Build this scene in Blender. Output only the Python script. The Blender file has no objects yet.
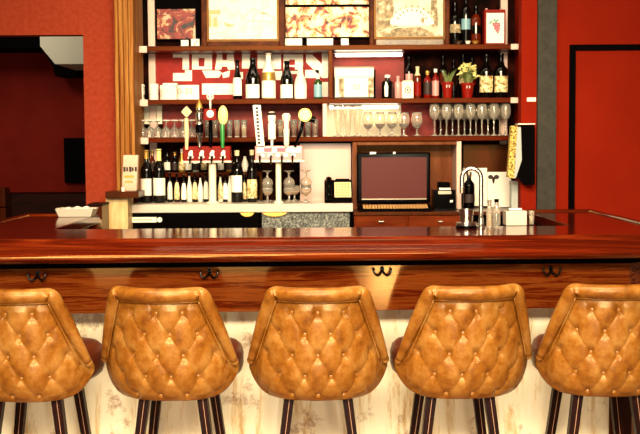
import bpy, bmesh, math, random
from mathutils import Vector, Matrix
random.seed(7)
PI = math.pi
S = bpy.context.scene
COL = S.collection

# ---------------------------------------------------------------- camera
F = 1136.0
PITCH, ROLL = math.radians(3.63), math.radians(-0.33)
CAM = Vector((0, 0, 1.48))
MC = Matrix.Rotation(PI/2 - PITCH, 3, 'X') @ Matrix.Rotation(ROLL, 3, 'Z')
cd = bpy.data.cameras.new('camera'); cam = bpy.data.objects.new('camera', cd)
cd.sensor_width = 36; cd.lens = 36*F/640; cd.clip_end = 60
cam.matrix_world = Matrix.Translation(CAM) @ MC.to_4x4()
COL.objects.link(cam); S.camera = cam

# ---------------------------------------------------------------- light
w = bpy.data.worlds.new('world'); S.world = w; w.use_nodes = True
w.node_tree.nodes['Background'].inputs[0].default_value = (1.0, .84, .62, 1)
w.node_tree.nodes['Background'].inputs[1].default_value = .07
def area(name, loc, target, sx, sy, power, color=(1, .84, .62), spread=180):
    l = bpy.data.lights.new(name, 'AREA'); l.shape = 'RECTANGLE'; l.size = sx; l.size_y = sy
    l.energy = power; l.color = color; l.spread = math.radians(spread)
    o = bpy.data.objects.new(name, l); o.location = loc
    o.rotation_euler = (Vector(target)-Vector(loc)).to_track_quat('-Z', 'Y').to_euler()
    COL.objects.link(o); return o
W1, W2 = (1, .83, .56), (1, .88, .66)
area('panel_fill', (0, .2, 2.75), (0, 4.4, .6), 3.4, .6, 92, W1, 90)  # unseen light added so the front panel is lit past the stools
area('ceiling_lamp_stools', (0, 3.0, 2.85), (0, 4.3, .7), 3.2, .3, 62, W1, 120)
area('daylight_door', (1.10, -2.2, 1.10), (.8, 4, 1.10), .30, 2.2, 60, W2)
area('front_fill', (-1.0, -1.6, 1.1), (0, 5, .6), 2.4, 1.6, 60, W2)  # unseen fill behind the camera, added to brighten the bar front
area('back_bar_fill', (0, 3.5, 2.65), (0, 7.0, 1.6), 2.0, .3, 16, W1, 60)  # unseen light, placed low and forward to reach the letters under the shelf
area('shelf_lamp', (0, 6.1, 2.8), (0, 7.0, 1.5), 2.2, .25, 10, W1)
area('bar_pendant', (0.0, 4.75, 2.85), (0, 4.75, 1.0), 2.4, .3, 8, W1)
area('soffit_fill', (-2.4, 7.3, 2.7), (-2.0, 9.3, 1.9), .6, .3, 12, W2)  # unseen light added to brighten the grey soffit
area('hall_lamp', (-1.9, 5.2, 2.8), (-1.9, 6.7, 2.0), .7, .4, 4, W1)
S.view_settings.view_transform = 'Standard'; S.view_settings.look = 'None'
S.view_settings.gamma = 1; S.view_settings.use_curve_mapping = False
S.view_settings.exposure = 0.25

# ---------------------------------------------------------------- helpers
def at(px, py, Y):
    d = MC @ Vector(((px-320)/F, -(py-217)/F, -1))
    return CAM + d*(Y/d.y)
def AX(px, Y, py=145): return at(px, py, Y).x
def AZ(py, Y, px=320): return at(px, py, Y).z

def lin(c):
    c = c.lstrip('#'); v = [int(c[i:i+2], 16)/255 for i in (0, 2, 4)]
    return tuple(x/12.92 if x <= .04045 else ((x+.055)/1.055)**2.4 for x in v)+(1,)

def setin(b, **k):
    for n, v in k.items(): b.inputs[n.replace('_', ' ')].default_value = v
def mat(name, col, rough=.5, metal=0., spec=.5, coat=0., trans=0., ior=1.45, emit=None, es=0., tint=None):
    m = bpy.data.materials.new(name); m.use_nodes = True
    b = m.node_tree.nodes['Principled BSDF']
    c = lin(col) if isinstance(col, str) else col
    setin(b, Base_Color=c, Roughness=rough, Metallic=metal, IOR=ior)
    b.inputs['Specular IOR Level'].default_value = spec
    b.inputs['Coat Weight'].default_value = coat
    b.inputs['Coat Roughness'].default_value = .08
    b.inputs['Transmission Weight'].default_value = trans
    if tint: b.inputs['Specular Tint'].default_value = lin(tint)
    if emit:
        b.inputs['Emission Color'].default_value = lin(emit); b.inputs['Emission Strength'].default_value = es
    return m
def noisy(m, stops, scale=(1, 1, 1), nscale=5., detail=4., rough=.6, distort=0., bump=0., coord='Object', bs=None):
    """noise -> colour ramp into base colour, optional bump"""
    t = m.node_tree; N = t.nodes; L = t.links; b = N['Principled BSDF']
    tc = N.new('ShaderNodeTexCoord'); mp = N.new('ShaderNodeMapping'); mp.inputs['Scale'].default_value = scale
    nz = N.new('ShaderNodeTexNoise'); nz.inputs['Scale'].default_value = nscale
    nz.inputs['Detail'].default_value = detail; nz.inputs['Roughness'].default_value = rough
    nz.inputs['Distortion'].default_value = distort
    rp = N.new('ShaderNodeValToRGB')
    L.new(tc.outputs[coord], mp.inputs[0]); L.new(mp.outputs[0], nz.inputs['Vector']); L.new(nz.outputs['Fac'], rp.inputs[0])
    e = rp.color_ramp.elements
    while len(e) < len(stops): e.new(.5)
    for i, (p, c) in enumerate(stops): e[i].position = p; e[i].color = lin(c)
    L.new(rp.outputs[0], b.inputs['Base Color'])
    if bump:
        bp = N.new('ShaderNodeBump'); bp.inputs['Strength'].default_value = bump; bp.inputs['Distance'].default_value = .01
        n2 = nz
        if bs:
            n2 = N.new('ShaderNodeTexNoise'); n2.inputs['Scale'].default_value = bs
            L.new(tc.outputs[coord], n2.inputs['Vector'])
        L.new(n2.outputs['Fac'], bp.inputs['Height']); L.new(bp.outputs[0], b.inputs['Normal'])
    return m

M = {}
M['leather'] = noisy(mat('tan_leather', '#c47a28', .3, spec=.7, tint='#ffe6bc'), [(.3, '#74380b'), (.48, '#b06c22'), (.68, '#d69c50')], nscale=11, detail=8, rough=.7, bump=.12, bs=260)
M['shaded_seat_leather'] = noisy(mat('shaded_leather', '#6e2e14', .4), [(.3, '#5a210d'), (.7, '#82391a')], nscale=9)  # same leather as the backs, darkened to stand for shade
M['button'] = mat('button_leather', '#c9822f', .35, coat=.2)
M['legwood'] = noisy(mat('leg_wood', '#2a0b06', .4, spec=.12), [(.3, '#110302'), (.7, '#260a05')], scale=(8, 8, 1), nscale=6)
M['legline'] = mat('pale_leg_line', '#b98a6c', .4)
wood_red = [(.25, '#2a0702'), (.45, '#4c1004'), (.6, '#6a1b07'), (.78, '#84300e')]
M['bartop'] = noisy(mat('varnished_bar_wood', '#6e1a08', .12, spec=.8, tint='#ffc878'), wood_red, scale=(.7, 9, 9), nscale=3, detail=7, distort=.6)
M['barleg_top'] = noisy(mat('varnished_wing_wood', '#5a1206', .16, spec=.7, tint='#ffc878'), [(.3, '#430c04'), (.7, '#761c08')], scale=(9, .7, 9), nscale=3, detail=6, distort=.5)
M['rail'] = noisy(mat('varnished_rail_wood', '#8a2a0a', .13, spec=.9, tint='#ffc878'), [(.25, '#330902'), (.45, '#5c1606'), (.6, '#7e260a'), (.8, '#a04a16')], scale=(.5, 14, 14), nscale=3, detail=6, distort=.8)
M['apron'] = noisy(mat('grained_apron_wood', '#7a2c12', .09, spec=.7, tint='#ffc878'), [(.3, '#3d0c03'), (.44, '#7c2609'), (.54, '#b0571f'), (.63, '#8a300d'), (.8, '#5a1605')], scale=(.8, 16, 22), nscale=2.6, detail=9, rough=.7, distort=.7)
M['carcass'] = noisy(mat('dark_carcass_wood', '#1c0603', .5, spec=.08), [(.3, '#120302'), (.7, '#280905')], scale=(1, 1, 8), nscale=4)
def panel_mat():
    m = noisy(mat('distressed_whitewash', '#efe0b8', .5), [(.28, '#a8743a'), (.38, '#dcbc86'), (.47, '#f8ebca'), (.8, '#fff8e4')], scale=(5.5, 5.5, .8), nscale=3.2, detail=9, rough=.72, distort=.3)
    t = m.node_tree; N = t.nodes; L = t.links; b = N['Principled BSDF']
    tc = N.new('ShaderNodeTexCoord'); n = N.new('ShaderNodeTexNoise'); n.inputs['Scale'].default_value = 5.5; n.inputs['Detail'].default_value = 10; n.inputs['Roughness'].default_value = .75
    r = N.new('ShaderNodeValToRGB'); r.color_ramp.elements[0].position = .56; r.color_ramp.elements[1].position = .68
    mx = N.new('ShaderNodeMix'); mx.data_type = 'RGBA'; mx.inputs['B'].default_value = lin('#94571c')
    old = b.inputs['Base Color'].links[0].from_socket
    L.new(tc.outputs['Object'], n.inputs['Vector']); L.new(n.outputs['Fac'], r.inputs[0]); L.new(r.outputs[0], mx.inputs['Factor'])
    L.new(old, mx.inputs['A']); L.new(mx.outputs['Result'], b.inputs['Base Color']); return m
M['whitewash'] = panel_mat()
M['redwall'] = noisy(mat('red_wall_paint', '#b01f0c', .7, spec=.04), [(.3, '#9a2009'), (.7, '#a6250c')], nscale=3)
M['lightred'] = noisy(mat('light_red_wall_paint', '#b8402c', .8, spec=.04), [(.3, '#a63c22'), (.7, '#ba4c30')], nscale=40)
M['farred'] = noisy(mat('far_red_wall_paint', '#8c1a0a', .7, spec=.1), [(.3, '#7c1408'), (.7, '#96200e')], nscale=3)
M['pine'] = noisy(mat('pine_post', '#b87838', .5, spec=.08), [(.3, '#5a2608'), (.45, '#94541c'), (.6, '#b67c3a'), (.8, '#7c3e10')], scale=(9, 9, .35), nscale=5, detail=5, distort=.4)
M['palepine'] = noisy(mat('pale_pine', '#d8b072', .5), [(.3, '#c0904e'), (.7, '#e6c68c')], scale=(4, 4, 1), nscale=6)
M['shelf'] = noisy(mat('red_brown_shelf', '#8e2410', .3, spec=.12, tint='#ffc878'), [(.3, '#5e1206'), (.7, '#84260e')], scale=(1, 8, 8), nscale=3)
M['shelf_end'] = mat('pale_shelf_end', '#dcb8a4', .4)
M['darkwood'] = noisy(mat('dark_mahogany', '#4a1408', .3, spec=.35, tint='#ffc878'), [(.3, '#330c05'), (.7, '#642010')], scale=(3, 3, .7), nscale=4)
M['nichewood'] = noisy(mat('niche_wood', '#8a4a30', .3, spec=.2, tint='#ffc878'), [(.3, '#6a2c16'), (.7, '#9c5a3e')], scale=(3, 3, .7), nscale=4)
M['drawer'] = noisy(mat('drawer_wood', '#7a2a10', .35, spec=.15, tint='#ffc878'), [(.3, '#5e1a09'), (.7, '#903818')], scale=(1, 4, 8), nscale=4)
M['white'] = mat('white_laminate', '#e8d8c4', .35)
M['cream'] = mat('cream_paint', '#f2e6c6', .5)
M['palepink'] = mat('pink_laminate_glare', '#d8b0a0', .22, coat=.4)  # paleness stands in for glare on the gloss panel
M['black'] = mat('black_plastic', '#050303', .8, spec=.03)
M['gloss'] = mat('gloss_black', '#050303', .15, spec=.10)
M['grey'] = noisy(mat('grey_column_paint', '#3c3830', .6, spec=.15), [(.3, '#35322b'), (.7, '#454037')], nscale=30)
M['granite'] = noisy(mat('grey_speckle', '#5c5c54', .5), [(.35, '#23231f'), (.5, '#585850'), (.65, '#8c8c82')], nscale=90, detail=3)
M['softgrey'] = mat('soffit_grey', '#b4b0a0', .7)
M['chrome'] = mat('chrome', '#d8d2c8', .2, 1.)
M['brass'] = mat('brass', '#b8862c', .28, 1.)
M['steel'] = mat('brushed_steel', '#b8a890', .3, 1.)
M['iron'] = mat('dark_iron', '#1a120c', .25, .6)
M['glass'] = mat('clear_glass', '#fff6e6', .03, trans=.86, ior=1.5)
M['brownglass'] = mat('brown_glass', '#4a1808', .04, trans=.7)
M['darkglass'] = mat('dark_bottle_glass', '#070504', .07, spec=.4)
M['greenglass'] = mat('green_bottle_glass', '#3a5a28', .07, trans=.5)
M['amberglass'] = mat('amber_bottle_glass', '#8a2c0a', .07, trans=.35)
M['redglass'] = mat('red_bottle', '#8e1408', .15, spec=.3)
M['palebottle'] = mat('pale_bottle', '#e4dcc8', .15, coat=.3)
M['pinkbottle'] = mat('pink_bottle', '#d09088', .2)
M['goldfoil'] = mat('gold_foil', '#c89a48', .3, .6)
M['paper'] = mat('label_paper', '#f6eedc', .6)
M['goldlabel'] = noisy(mat('gold_flower_label', '#d8b878', .5), [(.38, '#8a5a22'), (.5, '#e6cc8c'), (.7, '#f8ecc8')], nscale=60)
M['ivory'] = mat('ivory_plastic', '#e0cc9a', .4)
M['screen'] = mat('monitor_screen', '#4a1c16', .4, spec=.15, emit='#803c34', es=.2)
M['red'] = mat('bright_red', '#b01c0c', .45, spec=.12)
M['signred'] = noisy(mat('sign_red', '#a81c0e', .5, spec=.15), [(.3, '#86140a'), (.7, '#a42010')], nscale=14)
M['signwhite'] = noisy(mat('sign_white', '#f2e6d2', .5), [(.3, '#f4e6cc'), (.6, '#fff6e6')], nscale=30)
M['backdark'] = noisy(mat('dark_back_panel', '#200805', .7, spec=.03), [(.4, '#0a0302'), (.6, '#240a05'), (.8, '#4a1a0e')], nscale=9, detail=5)
M['backred'] = noisy(mat('red_back_panel', '#8c180a', .45, spec=.2), [(.3, '#6e1006'), (.7, '#9c2010')], nscale=8)
M['frame'] = noisy(mat('frame_wood', '#5e2410', .5, spec=.08), [(.3, '#3c1206'), (.7, '#7c3c18')], scale=(2, 2, 2), nscale=8)
M['framegold'] = noisy(mat('gilt_frame', '#9a6a2c', .35), [(.3, '#74441a'), (.7, '#b48a40')], nscale=14)
M['etch'] = noisy(mat('pale_etching', '#f4e6c4', .6), [(.3, '#e4d0a6'), (.5, '#f4e8ca')], nscale=14, detail=6)
M['etchline'] = mat('etching_line', '#c4a878', .7)
M['etchlight'] = mat('etching_light_line', '#e2cda2', .7)
M['sepia'] = noisy(mat('sepia_photograph', '#dcc8a0', .5), [(.3, '#b8a688'), (.6, '#dccfb4')], nscale=9, detail=6)
M['sepiadark'] = noisy(mat('sepia_trees', '#8a7450', .6), [(.38, '#6e5a3c'), (.55, '#a8926a'), (.66, '#e4d6b4')], nscale=30, detail=8)
M['sepialight'] = mat('sepia_light', '#f4ead0', .6)
M['artred'] = noisy(mat('red_relief', '#a02410', .5), [(.40, '#170503'), (.44, '#a02210'), (.53, '#b43018'), (.57, '#e0b070'), (.62, '#f0dcb4')], nscale=14, detail=5, distort=1.0, bump=.4)
M['artcream'] = noisy(mat('cream_relief', '#e6c890', .5), [(.36, '#180604'), (.42, '#9c2410'), (.48, '#d8a45c'), (.56, '#f4e6c0')], nscale=17, detail=5, distort=.8, bump=.4)
M['leafgreen'] = noisy(mat('leaf_green', '#5c7024', .5), [(.3, '#36480f'), (.7, '#8c9a3c')], nscale=30)
M['flower'] = noisy(mat('yellow_blossom', '#d8c860', .5), [(.3, '#a8a034'), (.6, '#f0e29a')], nscale=50)
M['grape'] = mat('grape_print', '#b4606c', .5)
M['leafprint'] = mat('leaf_print', '#6ca088', .5)
M['tubelight'] = mat('tube_light', '#fff2d8', .4, emit='#fff0d4', es=7)
M['amberlamp'] = mat('amber_lamp', '#e8b450', .3, emit='#f0c060', es=.8)
M['skyblue'] = mat('blue_print', '#7ca4b0', .4)
M['greencap'] = mat('green_handle', '#2c8434', .3, coat=.3)
M['yellow'] = mat('yellow_handle', '#ecd888', .4)
M['floor'] = noisy(mat('bounce_floor', '#3a1a0e', .4), [(.3, '#9a7450'), (.7, '#b48c64')], nscale=3)  # unseen floor, coloured pale to bounce light onto the front panel
M['ceiling'] = noisy(mat('ceiling_paint', '#5a2c1c', .8), [(.3, '#50261a'), (.7, '#643424')], nscale=4)
M['news'] = noisy(mat('yellow_newsprint', '#d8b040', .6), [(.42, '#5a3408'), (.5, '#dcb444'), (.7, '#f0d888')], nscale=90, detail=3)
M['ink'] = mat('ink', '#2c1810', .6)
M['faintink'] = mat('faint_ink', '#d0a478', .6)
M['greypage'] = mat('grey_page', '#b4b8b0', .5)

def dim(k, *names):
    for n in names:
        for nd in M[n].node_tree.nodes:
            if nd.type == 'VALTORGB':
                for e in nd.color_ramp.elements: e.color = [c*k for c in e.color[:3]]+[1]
            if nd.type == 'BSDF_PRINCIPLED':
                nd.inputs['Base Color'].default_value = [c*k for c in nd.inputs['Base Color'].default_value[:3]]+[1]
dim(.42, 'shelf')
dim(.6, 'rail')
dim(.5, 'red', 'shaded_seat_leather')
dim(.55, 'leather', 'button')
dim(.36, 'framegold')
dim(.85, 'pine')
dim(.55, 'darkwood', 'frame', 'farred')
dim(.72, 'redwall')
dim(.72, 'lightred')
dim(.45, 'apron')
dim(.6, 'nichewood', 'drawer', 'artred', 'redglass', 'amberglass', 'brownglass')
dim(.75, 'bartop', 'barleg_top', 'white', 'backred', 'leafgreen')

def obj(name, bm, m, parent=None, smooth=False, bev=0., seg=2):
    bmesh.ops.recalc_face_normals(bm, faces=bm.faces)
    me = bpy.data.meshes.new(name); bm.to_mesh(me); bm.free()
    for mm in (m if isinstance(m, (list, tuple)) else [m]): me.materials.append(mm)
    o = bpy.data.objects.new(name, me); COL.objects.link(o)
    if parent: o.parent = parent
    if smooth:
        me.polygons.foreach_set('use_smooth', [True]*len(me.polygons))
        if smooth == 'auto':
            try: me.set_sharp_from_angle(angle=math.radians(40))
            except Exception: pass
    if bev:
        b = o.modifiers.new('bevel', 'BEVEL'); b.width = bev; b.segments = seg; b.limit_method = 'ANGLE'
    return o
def tag(o, label, cat, group=None):
    o['label'] = label; o['category'] = cat
    if group: o['group'] = group
    return o
def struct(o, label=None):
    o['kind'] = 'structure'
    if label: o['label'] = label
    return o
def empty(name, loc, label, cat, group=None, rz=0):
    o = bpy.data.objects.new(name, None); COL.objects.link(o); o.location = loc; o.rotation_euler.z = rz
    o.empty_display_size = .05
    return tag(o, label, cat, group)
def B(): return bmesh.new()
def box(bm, x0, x1, y0, y1, z0, z1):
    vs = [bm.verts.new(v) for v in ((x0,y0,z0),(x1,y0,z0),(x1,y1,z0),(x0,y1,z0),(x0,y0,z1),(x1,y0,z1),(x1,y1,z1),(x0,y1,z1))]
    for f in ((0,1,2,3),(4,5,6,7),(0,1,5,4),(1,2,6,5),(2,3,7,6),(3,0,4,7)): bm.faces.new([vs[i] for i in f])
    return bm
def lathe(bm, prof, n=20, c=(0,0,0), a0=0, a1=2*PI, closed=False):
    """prof: [(r,z)] bottom to top; r=0 ends collapse"""
    full = abs(a1-a0-2*PI) < 1e-6; rings = []
    k = n if full else n+1
    for r, z in prof:
        if r < 1e-6: rings.append([bm.verts.new((c[0], c[1], c[2]+z))])
        else: rings.append([bm.verts.new((c[0]+r*math.cos(a0+(a1-a0)*i/n), c[1]+r*math.sin(a0+(a1-a0)*i/n), c[2]+z)) for i in range(k)])
    for a, b in zip(rings, rings[1:]):
        for i in range(n):
            j = (i+1) % k if full else i+1
            if len(a) == 1 and len(b) == 1: continue
            if len(a) == 1: bm.faces.new((a[0], b[i], b[j]))
            elif len(b) == 1: bm.faces.new((a[i], a[j], b[0]))
            else: bm.faces.new((a[i], a[j], b[j], b[i]))
    return bm
def tube(bm, pts, rad, n=10, cap=True):
    pts = [Vector(p) for p in pts]; rr = rad if isinstance(rad, (list, tuple)) else [rad]*len(pts)
    rings = []; up = None
    for i, p in enumerate(pts):
        d = (pts[min(i+1, len(pts)-1)]-pts[max(i-1, 0)]).normalized()
        if up is None: up = d.orthogonal().normalized()
        else: up = (up-d*up.dot(d)).normalized()
        s = d.cross(up)
        rings.append([bm.verts.new(p+(up*math.cos(2*PI*k/n)+s*math.sin(2*PI*k/n))*rr[i]) for k in range(n)])
    for a, b in zip(rings, rings[1:]):
        for k in range(n): bm.faces.new((a[k], a[(k+1)%n], b[(k+1)%n], b[k]))
    if cap: bm.faces.new(rings[0]); bm.faces.new(rings[-1])
    return bm
def prism(bm, poly, y0, y1):
    """poly in (x,z), extruded along y"""
    a = [bm.verts.new((x, y0, z)) for x, z in poly]; b = [bm.verts.new((x, y1, z)) for x, z in poly]
    n = len(poly); bm.faces.new(a); bm.faces.new(b)
    for i in range(n): bm.faces.new((a[i], a[(i+1)%n], b[(i+1)%n], b[i]))
    return bm
def prismz(bm, poly, z0, z1):
    a = [bm.verts.new((x, y, z0)) for x, y in poly]; b = [bm.verts.new((x, y, z1)) for x, y in poly]
    n = len(poly); bm.faces.new(a); bm.faces.new(b)
    for i in range(n): bm.faces.new((a[i], a[(i+1)%n], b[(i+1)%n], b[i]))
    return bm
def ball(bm, c, r, sx=1, sy=1, sz=1, u=12, v=8):
    bmesh.ops.create_uvsphere(bm, u_segments=u, v_segments=v, radius=1, matrix=Matrix.Translation(c) @ Matrix.Diagonal((r*sx, r*sy, r*sz, 1)))
    return bm
def pxbox(bm, x0, y0, x1, y1, Y, Y1):
    """box whose front face (at depth Y) spans those measured extents"""
    a = at((x0+x1)/2, y1, Y); b = at((x0+x1)/2, y0, Y)
    return box(bm, AX(x0, Y, (y0+y1)/2), AX(x1, Y, (y0+y1)/2), Y, Y1, a.z, b.z)
def textmesh(txt, size, m, name, parent, loc, rot=(PI/2, 0, 0), ext=.0008):
    c = bpy.data.curves.new('t', 'FONT'); c.body = txt; c.size = size; c.extrude = ext; c.align_x = 'CENTER'; c.align_y = 'CENTER'
    t = bpy.data.objects.new('t', c); COL.objects.link(t); bpy.context.view_layer.update()
    me = bpy.data.meshes.new_from_object(t.evaluated_get(bpy.context.evaluated_depsgraph_get()))
    bpy.data.objects.remove(t); me.materials.clear(); me.materials.append(m)
    o = bpy.data.objects.new(name, me); COL.objects.link(o); o.location = loc; o.rotation_euler = rot
    if parent: o.parent = parent
    return o

# ================================================================ SETTING
YB = 7.05                     # back wall of the shelving
YC = 6.55                     # front edge of the back counter
YS = 6.78                     # front edge of the shelves
YW = 6.62                     # red walls either side
struct(obj('floor', box(B(), -4, 4, -3, 9.9, -.1, 0), M['floor']))
struct(obj('ceiling', box(B(), -4, 4, 2.0, 9.9, 3.0, 3.1), M['ceiling']))
xl, xr = AX(136, YS), AX(522, YS)
struct(obj('wall_back', box(B(), xl-.1, xr+.1, YB, YB+.1, 0, 3.0), M['backdark']))
xr0 = AX(521, YW)
struct(obj('wall_right', box(B(), xr0, 4, YW, YW+.1, 0, 3.0), M['redwall']), 'bright red wall right of the shelves')
struct(obj('trim_1', box(B(), AX(537.5, YW-.03, 100), AX(556, YW-.03, 100), YW-.04, YW+.02, 0, 3.0), M['grey']), 'dark grey column on the red wall')
d1 = struct(obj('door_1', box(B(), AX(575, YW-.01, 130), AX(575, YW-.01, 130)+.85, YW-.012, YW+.03, 0, AZ(50.5, YW, 600)), M['redwall']), 'red door in a black frame')
fb = B(); xa = AX(569.5, YW-.02, 130); xb = AX(575, YW-.02, 130); zt = AZ(44.5, YW-.02, 600); zi = AZ(50.5, YW-.02, 600)
box(fb, xa, xb, YW-.03, YW+.03, 0, zt); box(fb, xb, xb+.86, YW-.03, YW+.03, zi, zt); box(fb, xb+.86, xb+.9, YW-.03, YW+.03, 0, zt)
obj('door_frame', fb, M['black'], d1, bev=.004)
# left partition with its opening
YL = 6.7
xo = AX(85, YL); xp = AX(117, YL); zl = AZ(35, YL, 40)
lw = B(); box(lw, xo, xp+.06, YL, YL+.1, 0, 3.0); box(lw, -4, xo, YL, YL+.1, zl, 3.0)
struct(obj('wall_left', lw, M['lightred']), 'light red partition with an opening')
pb = B()
for a, b, y0 in ((116, 119.6, 0), (120.2, 124.4, .006), (125, 129.4, 0), (130, 134.6, .006)):
    box(pb, AX(a, YW-.05, 100), AX(b, YW-.05, 100), YW-.07+y0, YW+.3, AZ(192, YW-.05, 125), 3.0)
box(pb, AX(117, YW-.05, 100), AX(134, YW-.05, 100), YW-.05, YW+.29, AZ(192, YW-.05, 125), 3.0)
struct(obj('trim_2', pb, M['pine'], bev=.003), 'grained pine post at the left end of the shelves')
pl = B(); yk = 6.42
box(pl, AX(106, yk, 215), AX(128, yk, 215), yk, yk+.2, 0, AZ(198, yk, 120))
struct(obj('trim_3', pl, M['palepine'], bev=.003), 'pale pine end panel under the dark ledge')
ldg = B(); zled = AZ(191.5, yk-.03, 120)
box(ldg, AX(106, yk-.03, 195), AX(139, yk-.03, 195), yk-.05, YW-.02, AZ(198, yk-.03, 120), zled)
tag(obj('ledge', ldg, M['darkwood'], bev=.003), 'short dark wood ledge at the foot of the pine post', 'ledge')
# far room through the opening
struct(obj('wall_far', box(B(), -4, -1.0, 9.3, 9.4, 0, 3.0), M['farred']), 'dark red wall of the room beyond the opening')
sp = [(40, 33), (40, 46), (55, 64), (98, 64), (98, 33)]
struct(obj('trim_4', prism(B(), [(at(x, y, 8.2).x, at(x, y, 8.2).z) for x, y in sp], 8.2, 8.9), M['softgrey']), 'pale grey chamfered ceiling soffit')
struct(obj('trim_5', box(B(), -3.9, at(41, 40, 8.8).x, 8.75, 9.25, AZ(47.5, 8.75, 20), 3.0), M['black']), 'black ceiling beam in the far room')
sp = [(38, 44), (53, 66), (55, 76), (77, 76), (78, 66), (90, 66), (90, 50)]
struct(obj('trim_6', prism(B(), [(at(x, y, 8.95).x, at(x, y, 8.95).z) for x, y in sp], 8.95, 9.25), M['black']), 'black shape under the grey soffit')  # black prism below the chamfered soffit
wb = B(); box(wb, -4, -1.0, 8.9, 9.28, 0, AZ(194, 8.9, 40))
struct(obj('trim_7', wb, M['carcass']), 'dark wainscot in the far room')
bb = B(); pxbox(bb, 64, 138, 90, 183, 9.2, 9.29)
tag(obj('wall_panel', bb, M['black'], bev=.004), 'flat black panel hung on the far dark red wall', 'panel')
bb = B(); pxbox(bb, -20, 188, 5, 207, 8.7, 8.85); tag(obj('booth_post', box(bb, AX(-20, 8.7), AX(4, 8.7), 8.7, 8.85, 0, AZ(206, 8.7)), M['darkwood'], bev=.004), 'dark wooden booth end at the left edge of the far room', 'booth')

# ================================================================ BAR COUNTER
ZT = 1.12
bar = empty('bar_counter', (0, 4.7, 0), 'long varnished mahogany bar with whitewashed front, running across the photo', 'bar counter')
def LB(p): return Vector((p[0], p[1]-4.7))
path = [(-1.165, 5.93), (-1.52, 5.93), (-1.52, 4.50), (-1.36, 4.28), (1.21, 4.3725), (1.43, 4.60), (1.43, 6.02), (1.10, 6.02)]
def sweep(path, prof):
    """prof [(offset outward, z)] closed loop; mitred along path; outward is right of travel"""
    bm = B(); P = [LB(p) for p in path]; rings = []
    for i, p in enumerate(P):
        ns = []
        if i > 0: d = (P[i]-P[i-1]).normalized(); ns.append(Vector((d.y, -d.x)))
        if i < len(P)-1: d = (P[i+1]-P[i]).normalized(); ns.append(Vector((d.y, -d.x)))
        n = sum(ns, Vector((0, 0))).normalized(); k = 1/max(.3, n.dot(ns[0]))
        rings.append([bm.verts.new((p.x+n.x*k*o, p.y+n.y*k*o, z)) for o, z in prof])
    m = len(prof)
    for a, b in zip(rings, rings[1:]):
        for j in range(m): bm.faces.new((a[j], a[(j+1)%m], b[(j+1)%m], b[j]))
    bm.faces.new(rings[0]); bm.faces.new(rings[-1]); return bm
prof = [(o, ZT+z) for o, z in ((0, -.001), (.002, .006), (.010, .011), (.020, .010), (.032, .001), (.045, -.010), (.06, -.019), (.08, -.025), (.10, -.028),
        (.118, -.031), (.132, -.037), (.139, -.046), (.139, -.056), (.132, -.066), (.118, -.072), (0, -.072))]
obj('bar_rail', sweep(path, prof), M['rail'], bar, smooth='auto')['label'] = 'moulded orange-brown bar rail'
inner = [(1.10, 6.02), (1.10, 5.0), (1.06, 4.98), (-1.165, 4.93)]
top = [LB(p) for p in path + [(1.10, 5.0), (1.06, 4.97), (-1.13, 4.93), (-1.165, 4.96)]]
obj('countertop', prismz(B(), [tuple(v) for v in top], ZT-.045, ZT), M['bartop'], bar, bev=.003)
def inset_strip(o0, o1, z0, z1, m, name, pts, **k):
    return obj(name, sweep(pts, [(o0, z0), (o1, z0), (o1, z1), (o0, z1)]), m, bar, **k)
fr = path[2:6]
zap = AZ(311, 4.35)
inset_strip(-.20, -.02, zap, ZT-.046, M['apron'], 'apron', path[1:7], bev=.003)
inset_strip(-.02, -.008, ZT-.104, ZT-.0725, M['black'], 'nosing_shade', path[1:7])  # black strip added to stand for the shadow under the rail
xpost = 1.17
def fy(x): return 4.28+(x+1.36)*.036
inset_strip(-.20, -.165, .10, zap+.001, M['whitewash'], 'front_panel', [(-1.42, fy(-1.42)), (xpost, fy(xpost))])['label'] = 'whitewashed distressed front board'
inset_strip(-.20, -.16, .10, zap+.001, M['darkwood'], 'corner_post', [(xpost, fy(xpost)), (1.2, fy(1.2))], bev=.004)
inset_strip(-.20, -.16, 0, .10, M['carcass'], 'plinth', path[1:7])
inset_strip(-.18, -.14, .10, zap, M['carcass'], 'side_panel', [(1.32, 4.486)]+path[5:7])
inset_strip(-.18, -.14, .10, zap, M['carcass'], 'side_panel', path[1:3]+[(-1.44, 4.39)])
car = [LB(p) for p in ((-1.36, 5.9), (-1.36, 4.60), (-1.25, 4.52), (1.1, 4.60), (1.26, 4.8), (1.26, 6.0), (1.14, 6.0), (1.14, 4.95), (-1.2, 4.88), (-1.2, 5.9))]
obj('carcass', prismz(B(), [tuple(v) for v in car], 0, ZT-.046), M['carcass'], bar)
def hook_bm():
    bm = B()
    prism(bm, [(.011*math.cos(t)*.8, .017+.013*math.sin(t)) for t in [2*PI*i/14 for i in range(14)]], -.004, 0)
    for s in (-1, 1):
        tube(bm, [(0, -.004, .012), (s*.008, -.016, .0), (s*.017, -.024, -.006), (s*.027, -.026, -.002), (s*.032, -.025, .010), (s*.033, -.023, .018)], [.005, .005, .0045, .0045, .004, .0035], 8)
        ball(bm, (s*.033, -.023, .019), .0048, u=8, v=6)
    ball(bm, (0, -.006, .022), .0045, u=8, v=6); ball(bm, (0, -.007, .008), .004, u=8, v=6)
    return bm
hk = None
for px, py in ((38, 275), (209.5, 272.5), (382, 270.5), (550.5, 270)):
    Y = fy(AX(px, 4.35))+.02; p = at(px, py+3, Y)
    if hk is None: h = hk = obj('coat_hook', hook_bm(), M['iron'], bar, smooth='auto')
    else: h = hk.copy(); COL.objects.link(h); h.parent = bar
    h.location = (p.x, Y-4.7+.0005, p.z); h.rotation_euler.z = math.atan(.036)
    h['label'] = 'dark double-pronged coat hook'

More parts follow.
